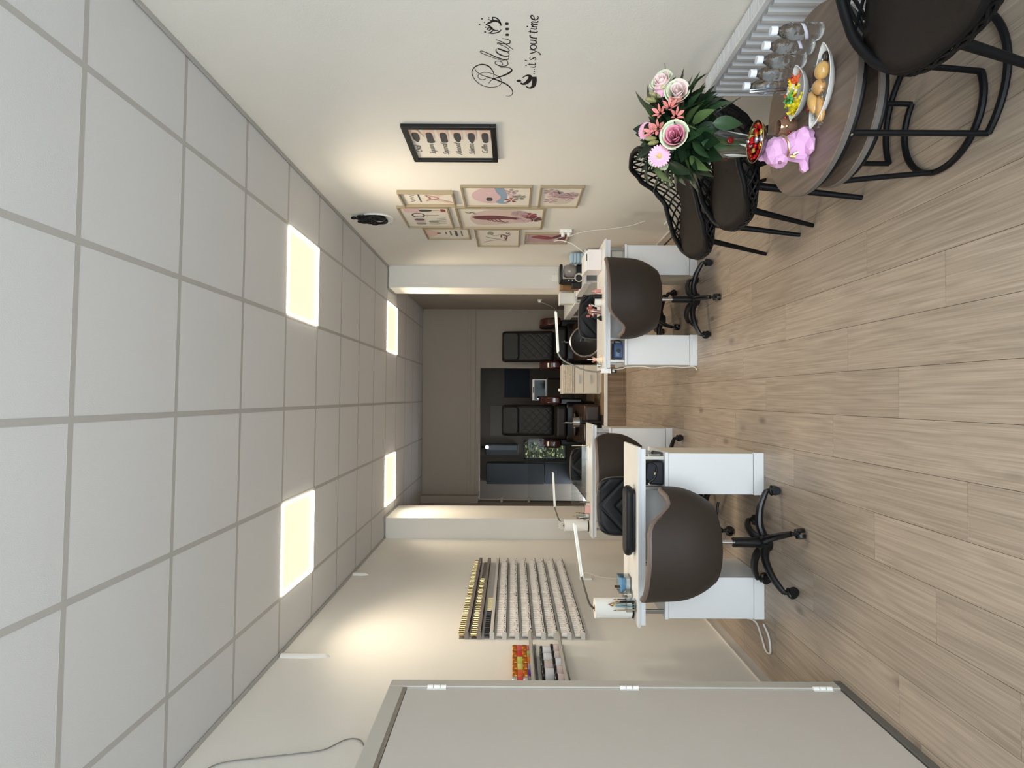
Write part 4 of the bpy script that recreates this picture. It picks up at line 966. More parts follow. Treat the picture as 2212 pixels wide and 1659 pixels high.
# bag and bits in the open bay of the near desk
bag = thing('black_bag', 'black folded bag pushed into the open bay of the near desk', 'bag', (-.452, 3.60, .5895))
MB().prism([(-.072, 0), (.070, 0), (.074, .05), (.06, .10), (-.03, .112), (-.066, .085)], -.11, .10, 'xz').build('bag_body', mat('bag_black', (22, 24, 34), .6, noise=.3, nscale=30), bag, bevel=.012, seg=3)
MB().tube(spline([(-.055, -.112, .09), (-.02, -.118, .055), (.04, -.118, .05), (.062, -.112, .085)], 5), .006, 6).build('strap', BLACK, bag); MB().cyl((.0, -.118, .055), (.0, -.122, .055), .008, .008, 10).build('snap', GOLD, bag)
cl = thing('cable_clip', 'black clip hanging under the near desk edge', 'clip', (-.335, 3.55, .5895))
MB().prism([(-.004, 0), (.004, 0), (.012, .05), (-.006, .06)], -.03, .03, 'xz').build('clip_body', BLACK, cl)
bx_ = thing('nail_drill', 'blue-grey nail drill unit in the open bay of the right desk', 'appliance', (.385, 4.84, .5895))
MB().prism(rrect(0, 0, .13, .11, .015), 0, .075).build('housing', mat('drill_blue', (62, 84, 124), .4), bx_, bevel=.006); MB().cyl((.0, -.055, .035), (.0, -.062, .035), .018, .018, 16).build('dial', BLACK, bx_)
MB().tube(spline([(.05, -.05, .06), (.075, -.075, .075), (.08, -.07, .04), (.07, -.05, .01)], 5), .004, 6).build('lead', BLACK, bx_); MB().bx(-.045, -.01, -.0565, -.054, .03, .055).build('display', mat('lcd', (120, 140, 160), .3), bx_, smooth=0)
bb = thing('storage_box', 'white storage box in the open bay of the further left desk', 'box', (-.41, 5.60, .5895))
MB().bx(-.072, .072, -.11, .11, 0, .105).build('box_body', mat('box_lilac_white', (206, 204, 216), .5), bb, smooth=0, bevel=.008); MB().bx(-.074, .074, -.112, .112, .105, .118).build('lid', WHITEP, bb, smooth=0, bevel=.004)
bd = thing('drawer_insert', 'beige drawer insert in the right bay of the right desk', 'drawer', (1.12, 4.90, .5895))
MB().bx(-.10, .10, -.10, .12, 0, .09).build('insert_body', CREAM, bd, smooth=0, bevel=.003); MB().bx(-.02, .02, -.108, -.10, .05, .06).build('pull', STEEL, bd, smooth=0)
# white lamp box of the right desk
ub = thing('uv_lamp_box', 'white slanted box on the right desk beside the wall', 'appliance', (1.145, 4.90, DZ))
MB().prism([(-.085, 0), (.085, 0), (.085, .115), (-.085, .115)], -.08, .14, 'xz').build('housing', mat('white_box', (232, 226, 226), .4), ub, bevel=.004)
MB().prism([(-.085, .1155), (.085, .1155), (.06, .142), (-.10, .142)], -.07, .14, 'xz').build('sloped_lid', WHITEP, ub, bevel=.003); MB().bx(-.01, .05, -.0712, -.069, .122, .128).build('slot', BLACK, ub, smooth=0)
# doll figurine, flowers, brushes, mirror on the right desk
dl = thing('angel_figurine', 'small cream and pink doll figurine on the corner of the right desk', 'figurine', (.31, 4.77, DZ))
CRE = mat('figurine_cream', (228, 208, 184), .5); FPK = mat('figurine_pink', (222, 174, 164), .5)
MB().lathe([(.0, 0), (.026, 0), (.030, .006), (.022, .03), (.014, .05), (.010, .056), (.0, .056)], 18).build('dress', CRE, dl); MB().ell((0, 0, .068), (.016, .016, .017), 14, 8).build('head', FPK, dl)
for s in (-1, 1):
    MB().ell((s*.018, .006, .078), (.008, .008, .011), 10, 6).build('hair_bun', mat('figurine_hair', (150, 110, 88), .6), dl); MB().ell((s*.024, -.006, .03), (.008, .012, .006), 10, 6).build('arm', CRE, dl)
MB().cyl((.0, .012, .07), (.0, .016, .125), .003, .003, 8).build('stick', WHITEP, dl)
for k, (x, y, nm) in enumerate(((.265, 4.83, 'left'), (.30, 4.86, 'right'))): place('shot_glass', MB().lathe([(.0, 0), (.014, 0), (.018, .034), (.0165, .034), (.013, .004), (.0, .004)], 16), ACRYL, 'tiny clear glass by the doll figurine, %s one' % nm, 'glass', (x, y, DZ), group='tiny glasses on the right desk')
fh = brush_cup('holder of pink flower-topped brushes behind the right chair', (.72, 4.86, DZ), 9, [PINKH, WHITEP, ROSE], .05, .12, 7)
fl_ = MB(); r_ = random.Random(9)
for k in range(16): fl_.ell((r_.uniform(-.05, .04), r_.uniform(-.02, .02), .06+r_.uniform(0, .06)), (.012, .012, .009), 8, 5)
fl_.build('silk_flowers', mat('dusty_rose', (170, 96, 92), .7), fh)
fl_ = MB()
for k in range(9): fl_.ell((r_.uniform(-.05, .05), r_.uniform(-.02, .02), .07+r_.uniform(0, .05)), (.010, .010, .008), 8, 5)
fl_.build('pale_flowers', mat('pale_blush', (226, 200, 190), .7), fh)
hm = thing('hand_mirror', 'black oval hand mirror leaning on the right desk', 'mirror', (.655, 4.82, DZ+.002)); hm.rotation_euler = (R(-70), 0, R(8))
MB().lathe([(.0, -.003), (.034, -.003), (.036, 0), (.034, .003), (.0, .003)], 24, M=Matrix.Scale(.65, 4, (1, 0, 0))).build('mirror_head', BLACK, hm); MB().bx(-.006, .006, -.09, -.034, -.003, .003).build('handle', BLACK, hm, bevel=.002)
place('pink_bottle', MB().lathe([(.0, 0), (.016, 0), (.017, .004), (.017, .045), (.008, .055), (.007, .075), (.0, .075)], 16), mat('pink_lotion', (216, 150, 150), .35), 'small pink bottle behind the right chair back', 'bottle', (.89, 4.87, DZ))
place('black_dispenser', MB().lathe([(.0, 0), (.02, 0), (.02, .06), (.008, .07), (.008, .085), (.0, .085)], 16), BLACK, 'small black dispenser beside the pink bottle', 'bottle', (.84, 4.83, DZ))
place('white_cup', MB().lathe([(.0, 0), (.026, 0), (.030, .055), (.028, .055), (.024, .004), (.0, .004)], 18), WHITEP, 'white cup among the brushes of the right desk', 'cup', (.79, 4.83, DZ))
cable('lamp_cord', 'white cord falling along the left side of the right desk', [(.222, 4.70, .70), (.235, 4.72, .60), (.245, 4.715, .58), (.25, 4.70, .45), (.238, 4.69, .36), (.252, 4.70, .24), (.245, 4.70, .12), (.25, 4.69, .04), (.225, 4.69, .01), (.23, 4.74, .006)], .004)
cable('left_cord', 'white cord looped on the floor beside the near desk', [(-1.33, 3.60, .50), (-1.335, 3.62, .30), (-1.34, 3.60, .10), (-1.36, 3.58, .012), (-1.42, 3.50, .008), (-1.475, 3.44, .008), (-1.46, 3.38, .008), (-1.38, 3.40, .008), (-1.335, 3.47, .008)], .006)
# further left desk
pb = thing('pink_tray', 'pink and clear acrylic tray on the further left desk', 'tray', (-1.06, 5.54, DZ))
MB().bx(-.035, .035, -.03, .03, 0, .05).build('pink_block', mat('pink_acrylic', (226, 176, 176), .3), pb, smooth=0, bevel=.004); MB().bx(-.04, .04, -.033, .033, .051, .053).build('top_plate', ACRYL, pb, smooth=0)
tw_ = MB().tube([(0, 0, 0), (.0, .01, .09)], [.004, .002], 6).tube([(.008, 0, 0), (.004, .01, .09)], [.004, .002], 6)
place('tweezers', tw_, STEEL, 'grey tweezers standing by the pink tray', 'tweezers', (-1.0, 5.56, DZ))
sk = thing('acrylic_screen', 'clear acrylic screen with rounded corner behind the further left desk', 'screen', (-.78, 5.80, DZ))
MB().prism(rrect(0, .075, .62, .15, .05), -.002, .002, 'xz').build('sheet', ACRYL, sk, smooth=.5); MB().bx(-.2, -.16, -.02, .02, 0, .004).bx(.16, .2, -.02, .02, 0, .004).build('foot', ACRYL, sk, smooth=0)
place('white_stick', MB().cyl((0, 0, 0), (.0, 0, .17), .003, .003, 8).cyl((0, 0, 0), (0, 0, .006), .02, .02, 14), mat('pale_stick', (214, 208, 176), .5), 'thin pale stick standing on the further left desk', 'stick', (-.46, 5.55, DZ))
s3 = thing('desk_socket', 'white wall socket with plug on the left wall between the desks', 'plug socket', (XL, 5.29, .83))
MB().bx(0, .014, -.04, .04, -.055, .055).build('socket_plate', WHITEP, s3, smooth=0, bevel=.003); MB().cyl((.014, 0, .02), (.05, 0, .02), .018, .014, 12).build('plug', WHITEP, s3)
cable('socket_cord', 'thin cord hanging from the left wall socket', [(XL+.05, 5.29, .85), (XL+.06, 5.26, .80), (XL+.03, 5.24, .70), (XL+.02, 5.23, .5), (XL+.02, 5.2, .25)], .003)

# ================================================================== counter in front of the right pillar
ct = thing('corner_counter', 'white counter board in the corner before the right pillar', 'counter', (1.36, 6.38, 0))
MB().bx(-.19, .165, -.40, .40, .735, .76).build('board', WHITE, ct, smooth=0, bevel=.003); MB().bx(-.17, -.15, -.36, .36, 0, .735).build('side_panel', WHITE, ct, smooth=0); MB().bx(-.15, .16, .36, .38, .2, .735).build('back_panel', WHITE, ct, smooth=0)
MB().bx(-.19, -.176, -.39, .40, .69, .735).build('apron', WHITE, ct, smooth=0)
CZ = .7605
cm = thing('coffee_machine', 'black coffee maker with clear glass body on the corner counter', 'coffee maker', (1.325, 6.26, CZ))
MB().prism(rrect(0, 0, .20, .20, .04), 0, .055).build('base', BLACK, cm, bevel=.006); MB().bx(-.10, -.06, -.07, .09, .05, .21).build('column', BLACK, cm, smooth=0, bevel=.01)
MB().prism(rrect(.0, 0, .20, .19, .05), .205, .235).build('head', BLACK, cm, bevel=.01, seg=3); MB().lathe([(.0, .058), (.06, .058), (.072, .09), (.072, .15), (.055, .19), (.0, .195)], 24, (.03, -.01, 0)).build('carafe', mat('smoky_carafe', (150, 142, 136), .15, spec=.6), cm)
MB().cyl((-.08, -.072, .10), (-.08, -.078, .10), .009, .009, 12).cyl((-.08, -.072, .14), (-.08, -.078, .14), .009, .009, 12).build('button', CHROME, cm)
pkt = thing('glove_packs', 'stack of pale blue wrapped packs on the corner counter', 'pack', (1.46, 6.12, CZ))
for k in range(4): MB().prism(rrect(0, 0, .10, .14, .02), k*.035, k*.035+.033).build('pack', mat('pale_blue_wrap', (176, 200, 216), .25), pkt, bevel=.008)
for k, (n, x, y, sx, sy, h, c, lab) in enumerate((('brown_box', 1.235, 6.50, .035, .06, .21, (142, 104, 60), 'tall brown box behind the coffee maker'), ('dark_box', 1.205, 6.26, .028, .05, .10, (26, 24, 24), 'dark box at the edge of the corner counter'))):
    o = thing(n, lab, 'box', (x, y, CZ)); MB().bx(-sx, sx, -sy, sy, 0, h*.85).build('box_body', mat(n, c, .5), o, smooth=0, bevel=.003); MB().bx(-sx-.001, sx+.001, -sy-.001, sy+.001, h*.85, h).build('lid', mat(n+'_lid', tuple(min(255, v+24) for v in c), .5), o, smooth=0, bevel=.003)
place('rose_bottle', MB().lathe([(.0, 0), (.018, 0), (.019, .06), (.010, .07), (.010, .10), (.0, .10)], 16), mat('rose_plastic', (206, 132, 122), .4), 'rose coloured bottle between the boxes on the corner counter', 'bottle', (1.205, 6.37, CZ))
co = MB()
for k in range(4): co.tube([(math.cos(a)*(.045-.003*k), .006*k, math.sin(a)*(.045-.003*k)+.048) for a in [2*math.pi*q/24 for q in range(24)]], .003, 6, closed=True)
tag(co.build('cord_coil', CORD), 'coiled white cord standing at the front of the counter', 'cable coil').location = (1.245, 6.03, CZ)
wbx = thing('wall_cabinet', 'small white box cabinet on the shelf beside the right pillar', 'box', (1.18, 6.98, .765))
MB().bx(-.065, .065, -.07, .07, 0, .16).build('box_body', WHITEP, wbx, smooth=0, bevel=.004); MB().bx(-.072, .07, -.075, .075, .16, .175).build('lid', WHITEP, wbx, smooth=0, bevel=.003)
sh = thing('wall_shelf', 'white ledge along the inner side of the right pillar into the alcove', 'shelf', (1.2, 7.25, 0))
MB().bx(-.10, .072, -.42, -.01, .735, .764).bx(-.10, .225, -.01, 1.0, .735, .764).build('board', WHITE, sh, smooth=0, bevel=.003); MB().bx(-.10, -.085, -.42, 1.0, .68, .735).build('apron', WHITE, sh, smooth=0); MB().bx(-.07, -.05, .95, .99, .285, .735).bx(-.07, -.05, -.40, -.36, 0, .735).build('leg', WHITE, sh, smooth=0)

# ================================================================== pedicure platform
PED = mat('dark_brown_leather', (25, 21, 19), .55, bump=.2, bscale=400); MAHO = mat('mahogany_gloss', (54, 22, 18), .2, noise=.35, nscale=14, coat=.5); PBLK = mat('pedicure_black', (16, 15, 16), .3)
def make_pedicure(label, loc):
    t = thing('pedicure_chair', label, 'pedicure chair', loc, 0, 'pedicure chairs on the platform')
    W, H = .49, .82
    def pad(u, v, front=True):
        x = (u-.5)*W; z = v*H; e = max(abs(x)/(W/2), abs(z-H/2)/(H/2)); edge = math.sqrt(max(0, 1-e**8)); k = max(0, (abs(z-H/2)/(H/2)-.86)/.14)
        xs = x*(1-.10*k*k); d = .07*edge
        if front and v < .60 and abs(x) < .19:
            for s in (1, -1):
                q = ((x*s + z*1.0)/.125) % 1.0; d -= .009*math.exp(-((q-.5)/.05)**2)*edge
        return (xs, -d if front else d*.5, z)
    b = MB(); b.grid(lambda u, v: pad(u, v, True), 57, 81); b.grid(lambda u, v: pad(u, v, False), 15, 15)
    bk = b.build('backrest', PED, t, smooth=1.3); bk.location = (0, .10, .56); bk.rotation_euler = (R(-8), 0, 0)
    hd = MB().prism(rrect(0, 0, .44, .26, .06, 6), -.115, -.055, 'xz').build('headrest', PED, bk, bevel=.025, seg=3, smooth=1); hd.location = (0, 0, .67)
    MB().prism(rrect(0, -.22, .50, .54, .08, 5), .42, .56).build('seat', PED, t, bevel=.03, seg=3, smooth=1)
    for s in (-1, 1):
        a = MB().prism([(-.46, .50), (.06, .50), (.12, .70), (.04, .80), (-.30, .80), (-.42, .74), (-.48, .62)], s*.32-.06, s*.32+.06, 'yz').build('armrest', MAHO, t, bevel=.03, seg=4, smooth=1)
        MB().bx(s*.30-.05, s*.30+.05, -.40, .10, .18, .50).build('arm_support', PBLK, t, bevel=.02)
    MB().prism(rrect(0, -.12, .62, .66, .10), 0, .42).build('base', PBLK, t, bevel=.03, seg=3)
    MB().prism([(-.98, 0), (-.40, 0), (-.40, .30), (-.62, .34), (-.98, .22)], -.27, .27, 'yz').build('foot_tub', mat('tub_brown', (58, 44, 36), .25), t, bevel=.04, seg=3)
    MB().tube([(math.cos(q)*.17, -.70+math.sin(q)*.20, .325-.02*math.sin(q)) for q in [2*math.pi*k/32 for k in range(32)]], .012, 8, closed=True).build('basin_rim', CHROME, t)
    MB().lathe([(.0, .20), (.12, .21), (.16, .32), (.0, .30)], 24, (0, -.70, 0)).build('basin', PBLK, t)
    MB().cyl((0, -.60, .32), (0, -.60, .46), .018, .015, 12).tube([(0, -.60, .45), (0, -.66, .50), (0, -.73, .47)], .012, 8).build('faucet', CHROME, t)
    return t
p1_ = make_pedicure('dark pedicure chair with mahogany arms against the taupe wall, right one', (.79, 8.98, PZ))
p2_ = dup(p1_, (-.365, 8.98, PZ), 0, 'dark pedicure chair in front of the dark opening, left one')
# round chrome ringed bowl
rb = thing('ringed_bowl', 'round black bowl with chrome ring behind the right desk', 'basin', (.75, 7.80, PZ))
Mr = Matrix.Translation((0, 0, .235)) @ Matrix.Rotation(R(78), 4, 'X')
MB().tube([(math.cos(q)*.20, math.sin(q)*.20, .0) for q in [2*math.pi*k/48 for k in range(48)]], .013, 8, closed=True, M=Mr).build('ring', CHROME, rb)
MB().lathe([(.0, -.07), (.12, -.06), (.18, -.02), (.19, .0), (.10, -.03), (.0, -.04)], 32, M=Mr).build('bowl', PBLK, rb); MB().bx(-.06, .06, -.02, .10, 0, .08).build('stand', PBLK, rb, bevel=.01)
MB().tube([(.02, -.01, .26), (.03, -.05, .30), (-.01, -.06, .31)], .012, 8).build('handle', CHROME, rb)
# chrome pot and boxes by the left chair
place('chrome_pot', MB().lathe([(.0, 0), (.065, 0), (.068, .004), (.068, .095), (.0, .095)], 28), CHROME, 'shiny chrome pot between the left chair and the far desk', 'pot', (-.335, 7.86, PZ+.30)).rotation_euler = (0, 0, 0)
pst = thing('pot_stand', 'dark low stand carrying the chrome pot', 'stand', (-.335, 7.86, PZ)); MB().prism(rrect(0, 0, .20, .16, .03), .285, .2995).build('top', PBLK, pst); MB().cyl((0, 0, .01), (0, 0, .285), .03, .03, 14).build('post', PBLK, pst); MB().prism(rrect(0, 0, .2, .16, .03), 0, .012).build('foot', PBLK, pst)
tsb = thing('tissue_box', 'pale patterned box on the platform beside the far desk', 'box', (-.50, 7.85, PZ)); MB().bx(-.06, .06, -.06, .06, 0, .13).build('box_body', mat('pale_box', (150, 148, 158), .5, noise=.3, nscale=40), tsb, smooth=0, bevel=.004); MB().bx(-.02, .02, -.0605, -.06, .04, .09).build('printed_mark', mat('lilac_mark', (110, 116, 160), .5), tsb, smooth=0)
# drawer cabinet
WOODC = wood('cabinet_pale_wood', (186, 172, 150), (220, 208, 188), axis=2, grain=40, stretch=2, rough=.5, vary=.04)
cb = thing('drawer_cabinet', 'cream drawer cabinet with slatted upper part on the platform', 'cabinet', (.245, 8.10, PZ))
MB().bx(-.195, .195, -.17, .19, .01, .515).build('carcass', CREAM, cb, smooth=0); MB().bx(-.20, .20, -.20, .195, .515, .532).build('top_board', CREAM, cb, smooth=0, bevel=.003)
for k in range(6): MB().bx(-.19, .19, -.198 - .004*(k % 2), -.17, .372+k*.0235, .372+k*.0235+.0225).build('slat', WOODC, cb, smooth=0, bevel=.002)
for (z0, z1) in ((.245, .362), (.06, .238)):
    d = MB().bx(-.19, .19, -.19, -.17, z0, z1).build('drawer', CREAM, cb, smooth=0, bevel=.002); MB().bx(-.06, .06, -.202, -.19, (z0+z1)/2-.004, (z0+z1)/2+.004).build('handle', STEEL, d, smooth=0)
MB().bx(-.18, .18, -.175, -.165, .0, .055).build('plinth', CREAM, cb, smooth=0)
place('white_knob_box', MB().bx(-.02, .02, -.02, .02, 0, .035), WHITEP, 'small white cube on top of the drawer cabinet', 'box', (.10, 8.15, PZ+.5325), bevel=.006)
# towel warmer on trolley
tr = thing('dark_trolley', 'dark trolley under the towel warmer in the alcove', 'trolley', (.115, 9.43, PZ))
for (x, y) in ((-.18, -.12), (.18, -.12), (-.18, .12), (.18, .12)): MB().cyl((x, y, 0), (x, y, .655), .010, .010, 8).build('post', BLACKM, tr)
for z in (.20, .42, .648): MB().bx(-.19, .19, -.13, .13, z, z+.012).build('shelf', mat('trolley_shelf', (52, 42, 36), .4), tr, smooth=0)
tw = thing('towel_warmer', 'white framed towel warmer with dark glass door', 'appliance', (.115, 9.43, PZ+.662))
MB().bx(-.17, .17, -.11, .13, 0, .225).build('housing', WHITEP, tw, smooth=0, bevel=.006); dd = MB().bx(-.155, .155, -.122, -.11, .020, .195).build('glass_door', mat('dark_door_glass', (14, 16, 20), .06, spec=.12), tw, smooth=0); MB().bx(-.05, .05, -.116, -.11, .203, .218).build('control_strip', BLACK, tw, smooth=0)
MB().bx(-.15, -.135, -.135, -.122, .06, .15).build('door_handle', CHROME, tw, smooth=0)
# glass screen on the platform edge
gs = thing('glass_screen', 'frameless glass screen on the platform edge at the left pillar', 'glass screen', (-.98, 7.72, PZ))
MB().prism(rrect(0, .50, .86, 1.0, .03), -.004, .004, 'xz').build('sheet', SCREEN, gs, smooth=.5); MB().bx(-.3, -.24, -.02, .02, 0, .04).bx(.24, .3, -.02, .02, 0, .04).build('floor_clamp', CHROME, gs, smooth=0)
cd = thing('conduit_pipe', 'thin pale conduit with clips beside the dark opening', 'conduit', (-1.655, 9.46, 0))
MB().cyl((0, 0, 1.18), (0, 0, 2.03), .008, .008, 8).build('pipe', mat('conduit_grey', (178, 168, 156), .5), cd)
for z in (1.22, 1.66): MB().bx(-.045, .03, -.014, .014, z-.02, z+.02).build('clip', mat('conduit_grey', (178, 168, 156), .5), cd, smooth=0, bevel=.003)

# ================================================================== seen through the opening: the dark room
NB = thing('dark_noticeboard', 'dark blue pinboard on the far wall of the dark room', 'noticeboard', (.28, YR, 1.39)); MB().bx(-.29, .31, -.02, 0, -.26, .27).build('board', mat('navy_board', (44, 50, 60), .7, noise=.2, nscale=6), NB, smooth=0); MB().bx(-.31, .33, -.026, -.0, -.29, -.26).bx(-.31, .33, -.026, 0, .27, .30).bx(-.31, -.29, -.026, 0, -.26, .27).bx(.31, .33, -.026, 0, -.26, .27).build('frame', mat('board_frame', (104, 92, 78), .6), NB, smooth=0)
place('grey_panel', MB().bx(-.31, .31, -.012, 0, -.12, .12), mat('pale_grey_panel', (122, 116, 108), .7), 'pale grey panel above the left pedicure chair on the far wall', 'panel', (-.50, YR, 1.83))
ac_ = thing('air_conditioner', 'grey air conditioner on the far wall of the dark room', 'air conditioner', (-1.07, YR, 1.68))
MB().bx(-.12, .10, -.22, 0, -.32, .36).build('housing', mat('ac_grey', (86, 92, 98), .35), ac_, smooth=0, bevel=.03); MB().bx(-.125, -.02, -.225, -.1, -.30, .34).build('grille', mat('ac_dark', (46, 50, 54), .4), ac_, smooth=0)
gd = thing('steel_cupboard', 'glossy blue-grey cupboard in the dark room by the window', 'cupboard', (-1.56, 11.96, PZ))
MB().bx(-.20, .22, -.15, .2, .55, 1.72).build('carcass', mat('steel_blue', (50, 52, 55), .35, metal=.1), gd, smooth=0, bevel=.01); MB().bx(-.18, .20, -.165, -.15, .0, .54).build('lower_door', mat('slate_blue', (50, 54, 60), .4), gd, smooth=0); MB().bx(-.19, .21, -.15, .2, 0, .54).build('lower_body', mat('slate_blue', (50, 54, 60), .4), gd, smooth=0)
lampd = thing('spot_lamp', 'small bright spot lamp under the ceiling of the dark room', 'spot lamp', (-1.0, 11.6, 1.99)); MB().ell((0, 0, 0), (.035, .035, .035), 14, 8).build('bulb', mat('spot_glow', (255, 255, 255), .4, emit=(1, 1, 1), estr=6.0), lampd); MB().cyl((0, 0, .03), (0, 0, .51), .02, .02, 10).build('stem', BLACKM, lampd)
w2 = struct(MB().bx(-1.30, -1.27, YR-.03, YR+.05, .36, 1.24).bx(-.94, -.91, YR-.03, YR+.05, .36, 1.24).bx(-1.30, -.91, YR-.03, YR+.05, 1.21, 1.24).bx(-1.30, -.91, YR-.03, YR+.05, .36, .39).build('window_2', FRM, smooth=0))
for k in range(9): MB().bx(-1.27, -.94, YR-.012, YR+.012, .40+k*.09, .413+k*.09).build('slat', mat('louvre_dark', (54, 50, 40), .5), w2, smooth=0)
hg = thing('garden_hedge', 'sunlit green hedge outside the far window', 'hedge', (-1.1, 12.75, .3))
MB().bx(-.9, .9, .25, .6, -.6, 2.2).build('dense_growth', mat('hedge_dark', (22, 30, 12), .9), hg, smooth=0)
lf = MB(); r_ = random.Random(21)
for k in range(1200):
    M = Matrix.Translation((r_.uniform(-.8, .8), r_.uniform(.0, .26), r_.uniform(-.4, 1.6))) @ Euler((r_.uniform(-1, 1), r_.uniform(-1, 1), r_.uniform(0, 6))).to_matrix().to_4x4()
    lf.add([(0, -.035, 0), (.016, 0, .004), (0, .04, 0), (-.016, 0, .004)], [(0, 1, 2, 3)], M)
lb = MB()
for k in range(260):
    M = Matrix.Translation((r_.uniform(-.5, .5), r_.uniform(-.06, .06), r_.uniform(-.1, 1.2))) @ Euler((r_.uniform(-.5, .5), r_.uniform(-.5, .5), r_.uniform(0, 6))).to_matrix().to_4x4()
    lb.add([(0, -.04, 0), (.018, 0, .004), (0, .045, 0), (-.018, 0, .004)], [(0, 1, 2, 3)], M)
lb.build('lit_leaves', mat('hedge_leaf_lit', (172, 176, 112), .5), hg, smooth=0)['kind'] = 'stuff'  # brighter copy of the hedge leaves, daylight on them put into the colour
lo_ = lf.build('hedge_leaves', mat('hedge_leaf', (70, 80, 34), .5), hg, smooth=0); lo_['kind'] = 'stuff'
# ================================================================== on the larger coffee table
TT = TZ + .0006
WATER = mat('water_bottle_pet', (240, 246, 250), .02, trans=1.0, ior=1.33, bump=.9, bscale=110)
CAPW = mat('bottle_cap_translucent', (226, 230, 238), .35)
def pet(u, v):
    z = v*.150; a = 2*math.pi*u
    i = 0
    while i < len(bprof)-2 and bprof[i+1][1] < z/1.136: i += 1
    (r0, z0), (r1, z1) = bprof[i], bprof[i+1]; r = r0 + (r1-r0)*min(1, max(0, (z/1.136-z0)/max(1e-6, z1-z0)))
    body = max(0, min(1, (z-.006)/.01)) * max(0, min(1, (.118-z)/.02))
    r *= .94 + body*(.035*math.sin(5*a + z*90) + .02*math.sin(9*a - z*140))
    return (r*math.cos(a), r*math.sin(a), z)
names = ['nearest', 'second nearest', 'middle', 'second furthest', 'furthest']
bprof = [(.0, 0), (.024, 0), (.028, .006), (.0285, .02), (.027, .026), (.0285, .032), (.027, .040), (.0285, .048), (.0275, .056), (.0285, .066), (.0275, .076), (.0285, .086), (.0265, .098), (.020, .114), (.0125, .124), (.0115, .132), (.0, .132)]
for k, (x, y) in enumerate(((1.220, 1.910), (1.205, 1.967), (1.189, 2.023), (1.172, 2.079), (1.156, 2.136))):
    t = thing('water_bottle', 'small clear water bottle with white cap, %s of the five' % names[k], 'water bottle', (x, y, TT), k*.7, 'water bottles on the coffee table')
    MB().grid(pet, 48, 40, closeu=True).build('bottle', WATER, t, smooth=1.5)
    MB().lathe([(.0, .1505), (.0145, .1505), (.0145, .169), (.0135, .1715), (.0, .1715)], 20).build('cap', CAPW, t, smooth=.6)
    MB().grid(lambda u, v: (.0288*math.cos(3.2+u*1.9), .0288*math.sin(3.2+u*1.9), .045+v*.012+u*.028), 14, 4).build('printed_label', mat('label_lilac', (206, 204, 220), .4), t, solid=.0002)
# boat dishes
PORC = mat('white_porcelain', (236, 234, 230), .18)
def boat(label, loc, rz, L, W, H):
    t = thing('boat_dish', label, 'dish', loc, rz, 'white boat dishes')
    def outline(u, s):
        a = 2*math.pi*u; c, s_ = math.cos(a), math.sin(a)
        x = L/2*s*math.copysign(abs(c)**1.15, c); y = W/2*s*math.copysign(abs(s_)**1.25, s_)
        return x, y
    prof = [(.30, .0), (.52, .0), (.80, H*.45), (1.0, H), (.97, H+.001), (.77, H*.5), (.50, .006), (.0, .006)]
    def f(u, v):
        i = min(int(v*(len(prof)-1)), len(prof)-2); q = v*(len(prof)-1)-i
        s = prof[i][0]*(1-q)+prof[i+1][0]*q; z = prof[i][1]*(1-q)+prof[i+1][1]*q
        x, y = outline(u, s); tip = (abs(x)/(L/2))**3
        return (x, y, z + tip*.012*(z/H))
    MB().grid(f, 56, 22, closeu=True).build('dish', PORC, t, smooth=.9)
    return t
boat('white boat shaped dish of coloured sweets', (1.072, 2.022, TT), R(-12), .180, .115, .032)
boat('white boat shaped dish of wrapped pastries', (1.012, 1.868, TT), R(-19), .255, .118, .030)
# sweets: little wrapped bows
def sweet_mesh(m):
    b = MB().ell((0, 0, 0), (.0085, .0062, .006), 10, 6)
    for s in (-1, 1): b.add([(s*.007, 0, .001), (s*.017, .008, .004), (s*.019, 0, -.003), (s*.017, -.008, .004), (s*.007, 0, -.002)], [(0, 1, 2), (0, 2, 3), (4, 2, 1), (4, 3, 2)])
    me = b.mesh('wrapped_sweet', .5); me.materials.append(m); return me
sm = {n: sweet_mesh(mat('sweet_'+n, c, .3)) for n, c in (('yellow', (236, 214, 40)), ('orange', (232, 104, 52)), ('green', (96, 176, 92)), ('purple', (110, 54, 96)), ('white', (230, 224, 206)))}
r_ = random.Random(12)
zone = [('yellow', -.055, .006), ('yellow', -.035, -.02), ('yellow', .01, -.012), ('green', -.012, 0), ('orange', .005, .022), ('purple', .03, .02), ('orange', .045, .0), ('white', .018, -.004), ('yellow', -.045, .012), ('green', -.02, .016)]
for k in range(64):
    n, bx0, by0 = zone[k % len(zone)]
    lx = bx0 + r_.uniform(-.013, .013); ly = by0 + r_.uniform(-.012, .012)
    q = max(0, 1-(lx/.075)**2-(ly/.04)**2); lz = .026 + .036*q*r_.uniform(.35, 1)
    a = R(-12); x = 1.072 + lx*math.cos(a)-ly*math.sin(a); y = 2.022 + lx*math.sin(a)+ly*math.cos(a)
    o = inst('wrapped_sweet', sm[n], None, (x, y, TT+lz), (r_.uniform(-.7, .7), r_.uniform(-.7, .7), r_.uniform(0, 6.3)))
    tag(o, '%s wrapped sweet in the boat dish of sweets' % n, 'sweet', '%s sweets in the dish' % n)
